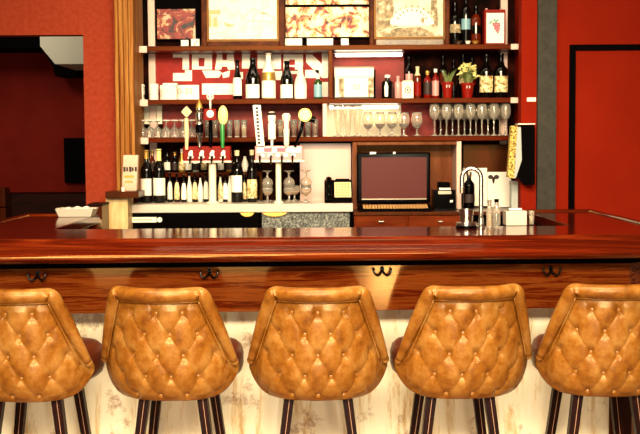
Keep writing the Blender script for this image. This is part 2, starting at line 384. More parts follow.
# ================================================================ BAR STOOLS
ZB0, ZE, ZTOP = .578, .697, .982
def Wz(z):
    t = min(1, max(0, (z-ZE)/(ZTOP-ZE))); return .259-.098*(t**1.05)
def Dz(z):
    t = min(1, max(0, (z-ZE)/(ZTOP-ZE))); return .185-.125*t**.9
def base_pt(u, z):
    W, D = Wz(z), Dz(z); a = abs(u)
    y = -.300+D*(a**2.4)+.012*((.83-z)/.2)
    if z < ZE: y += .045*((ZE-z)/(ZE-ZB0))**2.2
    return Vector((u*W, y, z))
def zbot(u): return ZB0+.10*abs(u)**7
def ztop(u): return ZTOP-.012
def tuft(x, z, u, v):
    zz = z-.904
    a = x/.0965+zz/.1535; b = x/.0965-zz/.1535
    da = abs(a-round(a)); db = abs(b-round(b))
    fa, fb = math.sin(PI*da), math.sin(PI*db)
    puff = .0042*max(0, fa*fb)**.7
    r2 = (da**2+db**2)
    crease = -.0034*(.3+.7*math.exp(-r2/.07))*(math.exp(-(da/.035)**2)+math.exp(-(db/.035)**2))
    r2 = (da**2+db**2)
    near = math.exp(-r2/.07); pit = -.0125*math.exp(-r2/.034)
    wgt = min(1, max(0, (.93-abs(u))/.14))*min(1, max(0, (.945-z)/.03))*min(1, max(0, (z-zbot(u))/.03))
    return (puff+crease+pit)*wgt - .006*(1-wgt)
def outer_pt(u, z):
    e = .004
    p = base_pt(u, z); n = (base_pt(min(1, u+e), z)-base_pt(max(-1, u-e), z)).cross(base_pt(u, z+e)-base_pt(u, z-e)).normalized()
    if n.y > 0: n = -n
    return p, n
def backrest_bm():
    bm = B(); NU, NV = 132, 100; o, i_ = [], []
    for j in range(NV+1):
        ro, ri = [], []
        for i in range(NU+1):
            u = -1+2*i/NU; z = zbot(u)+(ztop(u)-zbot(u))*j/NV
            p, n = outer_pt(u, z); ro.append(bm.verts.new(p+n*(tuft(p.x, z, u, j/NV))))
            if i % 6 == 0 and j % 10 == 0: ri.append(bm.verts.new(p-n*.045))
        o.append(ro)
        if ri: i_.append(ri)
    for j in range(NV):
        for i in range(NU): bm.faces.new((o[j][i], o[j][i+1], o[j+1][i+1], o[j+1][i]))
    for j in range(len(i_)-1):
        for i in range(len(i_[0])-1): bm.faces.new((i_[j][i], i_[j+1][i], i_[j+1][i+1], i_[j][i+1]))
    # rim
    for jj, row in ((0, o[0]), (len(i_)-1, o[-1])):
        for k in range(len(i_[0])-1):
            bm.faces.new([i_[jj][k], i_[jj][k+1]]+[row[k*6+q] for q in range(6, -1, -1)])
    for cidx, kk in ((0, 0), (NU, len(i_[0])-1)):
        for k in range(len(i_)-1):
            bm.faces.new([i_[k][kk], i_[k+1][kk]]+[o[k*10+q][cidx] for q in range(10, -1, -1)])
    return bm
def frame_path():
    side = []
    for k in range(13):
        z = .712+(.950-.712)*k/12; p, n = outer_pt(.95, z); side.append(p+n*.003)
    last = side[-1]; topc = []
    for k in range(1, 7):
        t = PI/2*k/6; topc.append(Vector((last.x-.022*(1-math.cos(t)), last.y-.012*math.sin(t), last.z+.022*math.sin(t))))
    c = topc[-1]; N = 14; tp = []; yt = outer_pt(0, .972)[0].y-.004
    for k in range(1, N):
        x = c.x*(1-2*k/N); u = x/c.x
        tp.append(Vector((x, c.y-(c.y-yt)*(1-abs(u)**2.4), c.z)))
    half = side+topc
    return half+tp+[Vector((-p.x, p.y, p.z)) for p in reversed(half)]
FP = frame_path()
def frame_bm():
    n = len(FP); rr = []
    for i in range(n):
        k = min(i, n-1-i); r = .0255
        if k < 8: r = .014+.0115*k/8
        rr.append(r)
    bm = tube(B(), FP, rr, 14)
    ball(bm, FP[0], .015); ball(bm, FP[-1], .015); return bm
def welt_bm():
    pts = []
    for p in FP:
        z = min(p.z, .946); sg = 1 if p.x > 0 else -1; lim = Wz(z)*.95-.022
        x = max(-lim, min(lim, p.x)); q, nn = outer_pt(x/Wz(z), z); pts.append(q+nn*.006)
    return tube(B(), pts, .003, 6)
def seat_bm():
    bm = B(); prof = [(0, .63), (.9, .63), (.97, .645), (1, .67), (1, .715), (.97, .74), (.90, .755), (.75, .763), (.4, .766), (0, .767)]
    rings = []
    for s, z in prof:
        if s == 0: rings.append([bm.verts.new((0, 0, z))]); continue
        r = []
        for k in range(36):
            t = 2*PI*k/36; c, q = math.cos(t), math.sin(t); e = 2/2.8
            r.append(bm.verts.new((.238*s*math.copysign(abs(c)**e, c), 0+.165*s*math.copysign(abs(q)**e, q), z)))
        rings.append(r)
    for a, b in zip(rings, rings[1:]):
        for i in range(36):
            j = (i+1) % 36
            if len(a) == 1: bm.faces.new((a[0], b[i], b[j]))
            elif len(b) == 1: bm.faces.new((a[i], a[j], b[0]))
            else: bm.faces.new((a[i], a[j], b[j], b[i]))
    return bm
def leg_bm(sx, sy):
    bm = B(); t = Vector((sx*.100, sy*.150-.01, .62)); b = Vector((sx*.178, sy*.195-.01, .0125))
    def ring(p, h): return [bm.verts.new((p.x+a*h, p.y+c*h, p.z)) for a, c in ((-1, -1), (1, -1), (1, 1), (-1, 1))]
    r0, r1 = ring(t, .019), ring(b, .0135)
    for i in range(4): bm.faces.new((r0[i], r0[(i+1)%4], r1[(i+1)%4], r1[i]))
    bm.faces.new(r0); bm.faces.new(r1)
    # pale line down the back face
    x = .15
    q = [bm.verts.new((t.x+x*.019-.0016, t.y-.0196, t.z)), bm.verts.new((t.x+x*.019+.0003, t.y-.0196, t.z)),
         bm.verts.new((b.x+x*.0135+.0003, b.y-.0141, b.z)), bm.verts.new((b.x+x*.0135-.0013, b.y-.0141, b.z))]
    f = bm.faces.new(q); f.material_index = 1
    return bm
def button_bm(): return ball(B(), (0, 0, 0), .0096, 1, .6, 1, 12, 8)
def make_stool():
    r = empty('bar_stool', (0, 0, 0), '', 'stool', 'tufted leather bar stools along the bar')
    bk = obj('backrest', backrest_bm(), M['leather'], r, smooth=True)
    obj('seat', seat_bm(), M['shaded_seat_leather'], r, smooth=True)['label'] = 'leather seat cushion with shade put into its brown'
    obj('back_frame', frame_bm(), M['leather'], r, smooth=True)
    obj('welt', welt_bm(), M['leather'], r, smooth=True)
    obj('swivel_plate', lathe(B(), [(0, .597), (.15, .597), (.16, .607), (.16, .632), (0, .632)], 24, (0, -.01, 0)), M['black'], r)
    for sx in (-1, 1):
        for sy in (-1, 1): obj('leg', leg_bm(sx, sy), [M['legwood'], M['legline']], r)
    b0 = None
    for k in range(5):
        z = .904-.07675*k
        for q in (range(-1, 2) if k % 2 == 0 else (-1.5, -.5, .5, 1.5)):
            x = q*.0965; zz = max(z, .588); u = x/Wz(zz); zz = max(zz, zbot(u)+.006)
            p, n = outer_pt(u, zz)
            if b0 is None: b = b0 = obj('button', button_bm(), M['button'], bk, smooth=True)
            else: b = b0.copy(); COL.objects.link(b); b.parent = bk
            b.location = p+n*(tuft(x, zz, u, 0)+.0035); b.rotation_euler.z = math.atan2(n.x, -n.y)
    return r
def copy_tree(o, parent=None):
    c = o.copy(); COL.objects.link(c)
    if parent: c.parent = parent
    for ch in list(o.children): copy_tree(ch, c)
    return c
stool = make_stool()
stools = [(-1.058, 4.235, -9, 'tufted tan leather bar stool cut off by the left edge of the photo'),
          (-.532, 4.245, -9, 'tufted tan leather bar stool second from the left, between left and middle stools'),
          (-.010, 4.235, 0, 'tufted tan leather bar stool in the middle of the row of five'),
          (.502, 4.25, 9, 'tufted tan leather bar stool fourth from the left, just below the chrome faucet'),
          (1.042, 4.27, 2, 'tufted tan leather bar stool at the right edge of the photo')]
copies = [stool]+[copy_tree(stool) for _ in stools[1:]]
for o, (x, y, a, l) in zip(copies, stools):
    o.location = (x, y, -.012); o.rotation_euler.z = math.radians(a); o['label'] = l
    for ch in o.children:
        if ch.name.split('.')[0] in ('leg', 'swivel_plate'): ch.rotation_euler.z = -.85*math.radians(a)   # the seat swivels on its legs

# ================================================================ BACK BAR
ZS1, ZS2, ZS3 = AZ(45, YS), AZ(98.5, YS), AZ(136.5, YS)
th = .030
ZC = AZ(203.5, YC)
EP = .0008
ZC2 = AZ(212.3, YC); zcb2 = ZC2-.022
unit = empty('back_bar_shelving', (0, YB, 0), 'red-brown back bar shelving with three long shelves full of bottles and glasses', 'shelving')
def U(bm):
    for v in bm.verts: v.co.y -= YB
    return bm
for z, q in ((ZS1, 'top'), (ZS2, 'middle'), (ZS3, 'bottom')):
    s = obj('shelf', U(box(B(), xl, xr-.02, YS, YB-.001, z-th, z-EP)), M['shelf'], unit, bev=.003)
    e = B(); box(e, xl, xl+.075, YS-.012, YS-.0005, z-th-.010, z-EP)
    obj('shelf_end', U(e), M['shelf_end'], s, bev=.002)
    e = B(); box(e, xr-.07, xr-.01, YS-.012, YS-.0005, z-th-.004, z-EP)
    obj('shelf_end', U(e), M['shelf_end'], s, bev=.002)
obj('side_panel', U(box(B(), xl-.02, xl, YS, YB-.001, ZC, 2.9)), M['darkwood'], unit)
obj('side_panel', U(box(B(), xr, xr+.02, YW+.10, YB-.001, ZC, 2.9)), M['redwall'], unit)
for a, b, y1 in ((148.5, 155.5, 100), (500.5, 507.5, 100)):
    obj('upright', U(box(B(), AX(a, YB-.03, 60), AX(b, YB-.03, 60), YB-.035, YB-.001, ZC, 2.9)), M['shelf_end'], unit, bev=.003)
obj('divider', U(box(B(), AX(328.5, YS, 75), AX(332.5, YS, 75), YS+.005, YB-.02, ZS2, ZS1-th)), M['shelf'], unit, bev=.002)
obj('divider', U(box(B(), AX(322.5, YS, 75), AX(326.5, YS, 75), YS+.005, YB-.02, ZS3, ZS2-th)), M['shelf_end'], unit, bev=.002)
def bpanel(x0, y0, x1, y1, m, name='back_panel', Y=YB-.012):
    b = B(); pxbox(b, x0, y0, x1, y1, Y, YB-.0015); return obj(name, U(b), m, unit)
bpanel(332, 47, 404, 102, M['backred'])
bpanel(163, 104, 326, 139, M['backred'])
bpanel(326, 104, 401, 139, M['cream'])  # cream colour stands in for glare behind the glasses
bpanel(401, 104, 436, 139, M['backred'])
bpanel(140, 105, 162, 124, M['cream'])
bpanel(156, 46, 328, 102, M['signred'], Y=YB-.010)
# large painted letters on the sign behind the bottles
def poly(bm, pts, Y=YB-.014, t=.003): prism(bm, [(at(x, y, Y).x, at(x, y, Y).z) for x, y in pts], Y, Y+t)
def rct(bm, x0, y0, x1, y1, **k): poly(bm, [(x0, y0), (x1, y0), (x1, y1), (x0, y1)], **k)
def letter(pts): b = B(); poly(b, pts); obj('sign_letter', U(b), M['signwhite'], unit)
letter([(173, 54.5), (189, 54.5), (189, 69.5), (182.5, 69.5), (182.5, 57.5), (173, 57.5)])
letter([(173, 73), (185, 73), (185, 70.2), (192, 70.2), (192, 81), (173, 81)])
oo = B()
for a in ((192, 54.5, 198.5, 69.5), (204.5, 54.5, 212, 69.5), (198.5, 54.5, 204.5, 58), (198.5, 66.5, 204.5, 69.5)): rct(oo, *a)
obj('sign_letter', U(oo), M['signwhite'], unit)
letter([(217, 54.5), (222, 54.5), (222.5, 60), (226.5, 60), (227, 54.5), (233.5, 54.5), (235, 69.5), (228, 69.5), (227, 66.5), (222, 66.5), (221, 69.5), (215, 69.5)])
letter([(202, 70.5), (219, 70.5), (222, 73), (219, 77.5), (206, 78)])
letter([(222, 73), (230, 70.5), (229, 77), (223, 78)])
for a in ((242, 54, 250, 68.5), (257.5, 54.5, 266, 68.5), (272, 54.5, 281, 69), (266, 60, 272, 63), (283.5, 54.5, 289.5, 69.5), (295, 54.5, 303, 69.5), (289.5, 54.5, 295, 59.5), (289.5, 65, 295, 67)): letter([(a[0], a[1]), (a[2], a[1]), (a[2], a[3]), (a[0], a[3])])
letter([(306, 54.5), (312, 54.5), (322, 64), (322, 49), (328, 49), (328, 78), (322, 78), (306, 62)])
for a in ((273, 71, 282, 80), (305, 70, 319, 78), (286, 71, 303, 74), (322, 82, 328, 97), (202, 83.5, 233, 94.5), (236, 72, 243, 79)): letter([(a[0], a[1]), (a[2], a[1]), (a[2], a[3]), (a[0], a[3])])

def stand(name, px0, y0, px1, y1, Y, Yd, m, label, cat, z=None, group=None, bev=.002):
    """upright block; returns the Empty with a body part"""
    x0, x1 = AX(px0, Y, (y0+y1)/2), AX(px1, Y, (y0+y1)/2); zb = z if z is not None else AZ(y1, Y, (px0+px1)/2); zt_ = AZ(y0, Y, (px0+px1)/2)
    e = empty(name, ((x0+x1)/2, Y, zb), label, cat, group); W = (x1-x0)/2
    obj('body', box(B(), -W, W, 0, Yd, 0, zt_-zb), m, e, bev=bev)
    return e, W, zt_-zb

pt, W, H = stand('number_plate', 160, 85, 199, 95, YS+.20, .012, M['signwhite'], 'white plate with faint figures lying against the back of the middle shelf', 'plate', z=ZS2)
textmesh('50-33', .052, M['faintink'], 'lettering', pt, (.02, -.001, H*.58))
# relief pictures of the top shelf
for x0, y0, x1, y1, m, l in ((157, 9, 195.5, 39, M['artred'], 'mottled red and gold relief panel left of the pale etching'),
                             (285.5, 7, 369, 37, M['artcream'], 'mottled cream and red relief panel between the two framed pictures, lower of two'), (285.5, -28, 369, 4.5, M['artcream'], 'cream and red relief panel between framed pictures, cut by the photo top edge')):
    e, W, H = stand('relief_panel', x0, y0, x1, y1, YB-.055, .03, m, l, 'wall panel')
    ef = B(); t = .012
    box(ef, -W-.01, W+.01, 0, .03, -.007, 0); box(ef, -W-.01, -W, 0, .03, 0, H); box(ef, W, W+.03, 0, .03, 0, H); box(ef, -W-.01, W+.03, 0, .03, H, H+(.16 if x0 < 200 else .007))
    obj('panel_frame', ef, M['black'], e)
for x0, y0, x1, y1, l in ((181, 40, 188.5, 45, 'small white card under the red relief panel, left of two'), (191, 39, 199.5, 45, 'small white card with a dark stroke beside the pale etching'),
                          (285, 38.5, 302, 45, 'white card at the foot of the cream relief panel, leftmost'), (307, 38.5, 333, 45, 'wide white card at the foot of the cream relief panel'),
                          (341, 38.5, 348.5, 45, 'small white card at the foot of the cream relief panel, rightmost')):
    e, W, H = stand('shelf_card', x0, y0, x1, y1, YS+.15, .006, M['paper'], l, 'card', z=ZS1, group='cards on the top shelf', bev=0)
    if x0 == 191: obj('stroke', prism(B(), [(-.012, .008), (-.008, .008), (.014, H-.008), (.009, H-.008)], -.0015, 0), M['ink'], e)
def framed(x0, x1, yb, ib, ix0, ix1, label, art, mats, name):
    Y = YS+.075; e = empty(name, (AX((x0+x1)/2, Y, 20), Y, ZS1), label, 'picture')
    px = Y/F; cx = (x0+x1)/2; W = (x1-x0)/2*px; zt_ = 2.62-ZS1; a = (cx-ix0)*px; c = (ix1-cx)*px; zi = AZ(ib, Y)-ZS1
    f = B()
    box(f, -W, -a-.012, 0, .03, 0, zt_); box(f, c+.012, W, 0, .03, 0, zt_); box(f, -a-.012, c+.012, 0, .03, 0, zi-.014); box(f, -a-.012, c+.012, 0, .03, zt_-.05, zt_)
    obj('frame', f, mats[0], e, bev=.006)
    f = B(); box(f, -a-.012, -a, .006, .028, zi-.014, zt_-.05); box(f, c, c+.012, .006, .028, zi-.014, zt_-.05); box(f, -a, c, .006, .028, zi-.014, zi)
    obj('inner_frame', f, mats[1], e)
    obj('picture', box(B(), -a, c, .018, .026, zi, zt_-.05), art, e)
    def P(x, y): q = at(x, y, Y+.018); return (q.x-e.location.x, q.z-ZS1)
    return e, P
fe, P = framed(201.5, 284.5, 45, 38.5, 209, 276.5, 'framed pale etching standing left on the top shelf', M['etch'], (M['frame'], M['darkwood']), 'framed_print')
def pp(bm, pts, P, y=.0165): prism(bm, [P(*q) for q in pts], y, .018)
for q in ([(209, 10), (221, 10), (220, 14.5), (209, 14.5)], [(209, 15), (211.5, 15), (211.5, 27), (209, 27)], [(213, 18), (217, 16), (218, 27), (213, 27)], [(224, 22), (233, 25), (235, 22.5), (234, 26), (229, 27.5), (225, 25.5)]):
    sk = B(); pp(sk, q, P); obj('drawing', sk, M['etchline'], fe)
for q in ([(240, 19), (253, 8), (254, 8.6), (241, 20)], [(253, 8), (275, 17), (275, 18), (253, 9)], [(253, 13), (268, 13), (268, 14), (253, 14)], [(253, 14), (254.2, 14), (254.2, 22), (253, 22)], [(262, 12), (263, 12), (263, 20), (262, 20)], [(210, 34), (228, 31), (228, 31.6), (210, 35)], [(246, 20), (276, 22), (276, 22.8), (246, 20.8)]):
    sk = B(); pp(sk, q, P); obj('drawing', sk, M['etchlight'], fe)
fe, P = framed(370, 449.5, 45, 37, 376.5, 443, 'framed sepia photograph of an arched white structure, right on the top shelf', M['sepia'], (M['frame'], M['darkwood']), 'framed_photograph')
obj('gilt_edge', box(B(), -.20, .20, -.004, 0, .004, .036), M['framegold'], fe)
sk = B(); pp(sk, [(376.5, -8), (391, -8), (394, 8), (393, 19), (401, 24), (397, 27), (384, 29), (376.5, 34)], P); pp(sk, [(397, 28), (420, 27), (432, 32), (443, 36), (376.5, 36.6), (376.5, 33)], P)
obj('image_trees', sk, M['sepiadark'], fe)
sk = B(); arc = [(412+22*math.cos(t), 24-16*math.sin(t)) for t in [PI*k/16 for k in range(17)]]
pp(sk, arc+[(396, 25.5), (428, 25.5)], P, .0155)
obj('image_arch', sk, M['sepialight'], fe)
sk = B()
for r in (14, 19):
    for k in range(1, 10):
        t = PI*k/10; x, y = 412+r*1.05*math.cos(t), 22-r*.85*math.sin(t); pp(sk, [(x-.9, y-1), (x+.6, y-1.2), (x+.9, y+1), (x-.6, y+1.1)], P, .0145)
pp(sk, [(431, 0), (437, 0), (438, 27), (430, 27)], P, .0162); pp(sk, [(421, 18), (424, 17), (424, 23), (421, 23)], P, .0145)
obj('image_details', sk, M['sepiadark'], fe)

# ---- lights fixed under the shelves
for x0, x1, z, l in ((336, 402, ZS1-th, 'white tube light under the right part of the top shelf'), (330, 398, ZS2-th, 'white tube light under the middle shelf above the pilsner glasses')):
    e = empty('tube_light', (AX((x0+x1)/2, YS+.17), YS+.17, z-.0008), l, 'light', 'tube lights under the shelves'); W = (x1-x0)/2*(YS+.2)/F
    obj('tube', box(B(), -W, W, -.014, .014, -.026, -.006), M['tubelight'], e, bev=.006)
    obj('housing', box(B(), -W-.01, W+.01, -.02, .02, -.006, 0), M['white'], e)

# ---- bottles
def bottle_profile(R, H, kind):
    if kind == 'wine': n, sh, r = .30, .62, [(0, 0), (.9, 0), (1, .02), (1, .60), (.93, .66), (.62, .72), (.40, .77), (.36, .84), (.36, .965), (.42, .968), (.42, 1), (0, 1)]
    elif kind == 'champ': r = [(0, 0), (.9, 0), (1, .02), (1, .50), (.92, .58), (.66, .68), (.44, .78), (.36, .86), (.36, .95), (.44, .96), (.44, 1), (0, 1)]
    elif kind == 'spirit': r = [(0, 0), (.92, 0), (1, .02), (1, .64), (.93, .70), (.6, .76), (.42, .79), (.40, .90), (.46, .905), (.46, 1), (0, 1)]
    elif kind == 'slim': r = [(0, 0), (.9, 0), (1, .02), (1, .45), (.85, .55), (.52, .70), (.38, .82), (.36, .95), (.45, .955), (.45, 1), (0, 1)]
    else: r = [(0, 0), (.92, 0), (1, .03), (1, .78), (.9, .86), (.55, .90), (.5, .93), (.56, .935), (.56, 1), (0, 1)]
    return [(a*R, b*H) for a, b in r]
def rad_at(prof, z):
    for (r0, z0), (r1, z1) in zip(prof, prof[1:]):
        if z0 <= z <= z1 and z1 > z0: return r0+(r1-r0)*(z-z0)/(z1-z0)
    return prof[-2][0]
BC = {}
def bottle(px, ytop, wpx, Y, z, kind, glass, label, lab=None, labm=None, cap=None, capf=.16, group=None, name='bottle'):
    H = AZ(ytop, Y, px)-z; R = wpx/2*Y/F; prof = bottle_profile(R, H, kind)
    e = empty(name, (AX(px, Y, ytop+20), Y, z), label, 'bottle', group, rz=random.uniform(-.3, .3))
    obj('glass_body', lathe(B(), prof, 20), glass, e, smooth='auto')
    if lab:
        a, b = lab; zs = [a*H+(b-a)*H*k/6 for k in range(7)]
        obj('label', lathe(B(), [(rad_at(prof, q)+.0012, q) for q in zs], 18, a0=-PI/2-1.25, a1=-PI/2+1.25), labm or M['paper'], e, smooth=True)
    if cap:
        zc = H*(1-capf); zs = [zc+(H-zc)*k/5 for k in range(6)]
        obj('cap', lathe(B(), [(rad_at(prof, min(q, H*.999))+.0012, q) for q in zs]+[(0, H+.0015)], 16), cap, e, smooth='auto')
    return e
Y2 = YS+.10
bs = 'bottles on the middle shelf'
bottle(237.5, 60, 9, Y2, ZS2, 'slim', M['darkglass'], 'slim dark bottle with a tall white neck label, leftmost of the middle shelf bottles', (.10, .55), None, M['gloss'], group=bs)
bottle(253, 58, 14.5, Y2, ZS2, 'champ', M['darkglass'], 'black-necked bottle with broad white label, left of the gold-necked bottle', (.03, .36), None, M['gloss'], .3, bs)
bottle(268.5, 53, 14, Y2, ZS2, 'champ', M['goldfoil'], 'tall gold-shouldered bottle with white neck and white label on the middle shelf', (.03, .40), None, M['paper'], .42, bs)
bottle(287, 61, 13, Y2, ZS2, 'champ', M['darkglass'], 'black-necked bottle with white label, right of the gold-shouldered bottle', (.03, .38), None, M['gloss'], .2, bs)
bottle(300.5, 64, 12.5, Y2, ZS2, 'slim', M['palebottle'], 'pale thin-necked bottle with white label beside the greenish small bottle', (.04, .42), None, M['paper'], .2, bs)
bottle(318, 74, 8, Y2, ZS2, 'spirit', M['greenglass'], 'small green-shouldered bottle with pale blue label next to the shelf divider', (.08, .58), M['skyblue'], M['paper'], .2, bs)
bottle(387.5, 75, 11.5, Y2, ZS2, 'spirit', M['darkglass'], 'black bottle with a slim white front stripe, right of the cream box', None, None, M['paper'], .12, bs)
stp = B(); sl = bpy.context.scene.objects[-1]
bottle(398, 76, 7, Y2+.02, ZS2, 'spirit', M['pinkbottle'], 'pink bottle between black bottle and small cream tin', None, None, M['pinkbottle'], .2, bs)
bottle(417.5, 66.5, 7.5, Y2+.02, ZS2, 'spirit', M['amberglass'], 'amber bottle with pale cap right of the cream tin', (.1, .5), M['red'], M['ivory'], .28, bs)
bottle(427.5, 71, 8, Y2, ZS2, 'spirit', M['redglass'], 'red bottle with dark label, left of the spiky potted plant', (.15, .6), M['ink'], M['goldfoil'], .14, bs)
bottle(435.5, 69, 7, Y2+.03, ZS2, 'spirit', M['redglass'], 'narrow red bottle with white label next to the spiky plant', (.1, .6), M['pinkbottle'], M['paper'], .12, bs)
bottle(486.5, 54, 13.5, Y2, ZS2, 'wine', M['darkglass'], 'dark bottle with ornate gold flower label, right of the yellow flowers', (.13, .50), M['goldlabel'], M['gloss'], .25, bs)
bottle(501, 53.5, 13.5, Y2, ZS2, 'wine', M['darkglass'], 'dark bottle with ornate gold flower label at the right end of middle shelf', (.13, .49), M['goldlabel'], M['gloss'], .25, bs)
for k, (px, t) in enumerate(((409, 57), (443, 56), (453.5, 60), (463, 55), (472, 58))):
    bottle(px, t, 7.8, YS+.20, ZS2, 'spirit', M['darkglass'], ['dark bottle in shadow behind the cream tin', 'dark bottle behind the spiky plant, left', 'dark bottle behind and between both potted plants', 'dark bottle behind the yellow flowers, left', 'dark bottle behind the yellow flowers, right'][k], (.35, .6), [M['pinkbottle'], M['amberglass'], M['brownglass'], M['goldlabel'], M['redglass']][k], M['gloss'], .2, 'dark bottles at the back of the middle shelf')
e = [o for o in COL.objects if o.get('label', '').startswith('black bottle with a slim')][0]
obj('stripe', prism(B(), [(-.009, .012), (.009, .012), (.011, .07), (.004, .10), (-.004, .10), (-.011, .07)], -.037, -.0345), M['paper'], e)

# white bundles at left end of the middle shelf
for x0, x1, y0, l in ((137, 143.5, 83, 'narrow white folded napkin stack at the left end of the middle shelf'), (149.5, 158, 82.5, 'white folded napkin stack beside the left upright'), (162, 177, 82, 'crumpled white napkin bundle in front of the number plate')):
    Y = YS+.06; e = empty('napkin_stack', (AX((x0+x1)/2, Y, 90), Y, ZS2), l, 'napkins', 'napkins on the middle shelf'); W = (x1-x0)/2*Y/F; H = AZ(y0, Y)-ZS2
    bm = B()
    for k in range(6): box(bm, -W+random.uniform(0, .006), W-random.uniform(0, .006), random.uniform(0, .006), .06, H*k/6, H*(k+.96)/6)
    obj('napkins', bm, M['paper'], e, bev=.003)
# cream box with figures
e, W, H = stand('bread_box', 335, 66.5, 373.5, 98, YS+.05, .15, M['cream'], 'cream box with dark side posts and figures, on the middle shelf right of the divider', 'box', z=ZS2)
obj('lid', box(B(), -W-.003, W+.003, -.006, .155, H*.68, H*.96), M['cream'], e, bev=.003)
obj('lid_edge', box(B(), -W-.004, W+.004, -.008, .157, H*.96, H), M['framegold'], e)
for s in (-.80, .72): obj('side_post', box(B(), W*s, W*s+.03, -.004, 0, H*.05, H*.64), M['sepiadark'], e)
obj('black_edge', box(B(), W+.002, W+.012, -.006, .15, 0, H*.9), M['black'], e); obj('base', box(B(), -W, W, -.007, 0, 0, H*.05), M['ink'], e)
textmesh('03', .042, M['faintink'], 'figures', e, (.015, -.001, H*.36))
# cream tin
e, W, H = stand('tea_tin', 402, 81.5, 413.5, 98, YS+.06, .06, M['cream'], 'small cream tin with a round dark emblem on the middle shelf', 'tin', z=ZS2)
obj('lid', box(B(), -W*.8, W*.8, .006, .054, H, H+.006), M['ivory'], e)
ring = B()
for k in range(14):
    t, t2 = 2*PI*k/14, 2*PI*(k+1)/14
    prism(ring, [(.018*math.cos(t), H*.5+.021*math.sin(t)), (.018*math.cos(t2), H*.5+.021*math.sin(t2)), (.013*math.cos(t2), H*.5+.016*math.sin(t2)), (.013*math.cos(t), H*.5+.016*math.sin(t))], -.001, 0)
ball(ring, (0, -.0006, H*.5), .006, 1, .15, 1, 8, 6)
obj('emblem', ring, M['ink'], e)
# potted plants
def pot(px, wpx, ytop, Y, label):
    e = empty('potted_plant', (AX(px, Y, 90), Y, ZS2), label, 'plant'); R = wpx/2*Y/F; H = AZ(ytop, Y, px)-ZS2
    p = obj('pot', lathe(B(), [(0, 0), (R*.74, 0), (R*.94, H*.8), (R*1.05, H*.82), (R*1.05, H), (R*.93, H), (R*.9, H*.88), (0, H*.86)], 20), M['red'], e, smooth='auto')
    mk = B()
    for s in (-1, 1): ball(mk, (s*.008, -R*.93, H*.72), .006, .6, .5, 1.5, 8, 6)
    obj('pot_mark', mk, M['paper'], p)
    return e, R, H
e, R, H = pot(447.5, 11.5, 82, YS+.07, 'spiky green plant in a small red pot on the middle shelf')
bm = B()
for k in range(34):
    a = random.uniform(0, 2*PI); r0 = random.uniform(0, R*.6); L = random.uniform(.05, .10); sp_ = random.uniform(.1, .5)
    p0 = Vector((r0*math.cos(a), r0*math.sin(a), H*.8)); p2 = p0+Vector((math.cos(a)*L*sp_, math.sin(a)*L*sp_, L)); p1 = (p0+p2)/2+Vector((0, 0, .01))
    tube(bm, [p0, p1, p2], [.0032, .0028, .0004], 4)
obj('leaves', bm, M['leafgreen'], e)
e, R, H = pot(467.5, 13, 83, YS+.07, 'yellow flowering plant in a red pot on the middle shelf')
st, fl = B(), B()
for k in range(46):
    a = random.uniform(0, 2*PI); t = random.uniform(.0, 1)**.6; rr = .088*t; zz = H+.03+.085*math.sqrt(max(0, 1-t*t))*random.uniform(.55, 1.05)
    p = Vector((rr*.8*math.cos(a), rr*math.sin(a)*.6, zz)); tube(st, [(p.x*.2, p.y*.2, H*.8), (p.x*.6, p.y*.6, (H+zz)/2+.01), p], .0016, 4)
    for q in range(4): ball(fl, p+Vector((random.uniform(-.008, .008), random.uniform(-.008, .008), random.uniform(-.007, .007))), random.uniform(.005, .009), 1, 1, .7, 6, 4)
    if k % 3 == 0:
        d = Vector((math.cos(a), math.sin(a), -.1)); q = p*.8; tube(st, [q, q+d*.012, q+d*.028], [.001, .007, .0005], 4)
obj('stems', st, M['leafgreen'], e); obj('blossoms', fl, M['flower'], e)

# top shelf, right end
e, W, H = stand('wine_box', 484.5, 9.5, 505.5, 45, YS+.05, .10, M['red'], 'red box with white front showing a bunch of grapes, right end of the top shelf', 'box', z=ZS1)
obj('front_panel', box(B(), -W*.82, W*.86, -.003, 0, H*.05, H*.90), M['paper'], e)
g = B()
for r_, n in ((0, 4), (1, 4), (2, 3), (3, 3), (4, 2), (5, 1)):
    for k in range(n): ball(g, ((k-(n-1)/2)*.0115+.006+(.002*r_), -.0035, H*.60-r_*.0105), .0064, 1, .3, 1, 8, 6)
obj('grape_print', g, M['grape'], e)
g = B()
for x, z_ in ((-.022, H*.66), (-.004, H*.70), (.014, H*.69), (-.03, H*.62), (.004, H*.65)): ball(g, (x, -.0035, z_), .009, 1, .2, .7, 6, 5)
obj('leaf_print', g, M['leafprint'], e)
for s in (-.7, .7): obj('corner_post', lathe(B(), [(0, 0), (.008, 0), (.008, .012), (0, .014)], 10, (W*s, .05, H)), M['pinkbottle'], e)
for k, (px, t, wd, m, lm) in enumerate(((455, 3, 11, 'darkglass', 'sepiadark'), (466, -8, 9, 'darkglass', 'skyblue'), (476, 6, 10, 'amberglass', 'darkglass'))):
    bottle(px, t, wd, YS+.13, ZS1, 'spirit', M[m], ['dark bottle on the top shelf next to the sepia photograph', 'tall dark bottle between two shorter ones on the top shelf', 'brown bottle on the top shelf left of the grape box'][k], (.3, .5), M[lm], M['gloss'], .2, 'bottles on the top shelf')
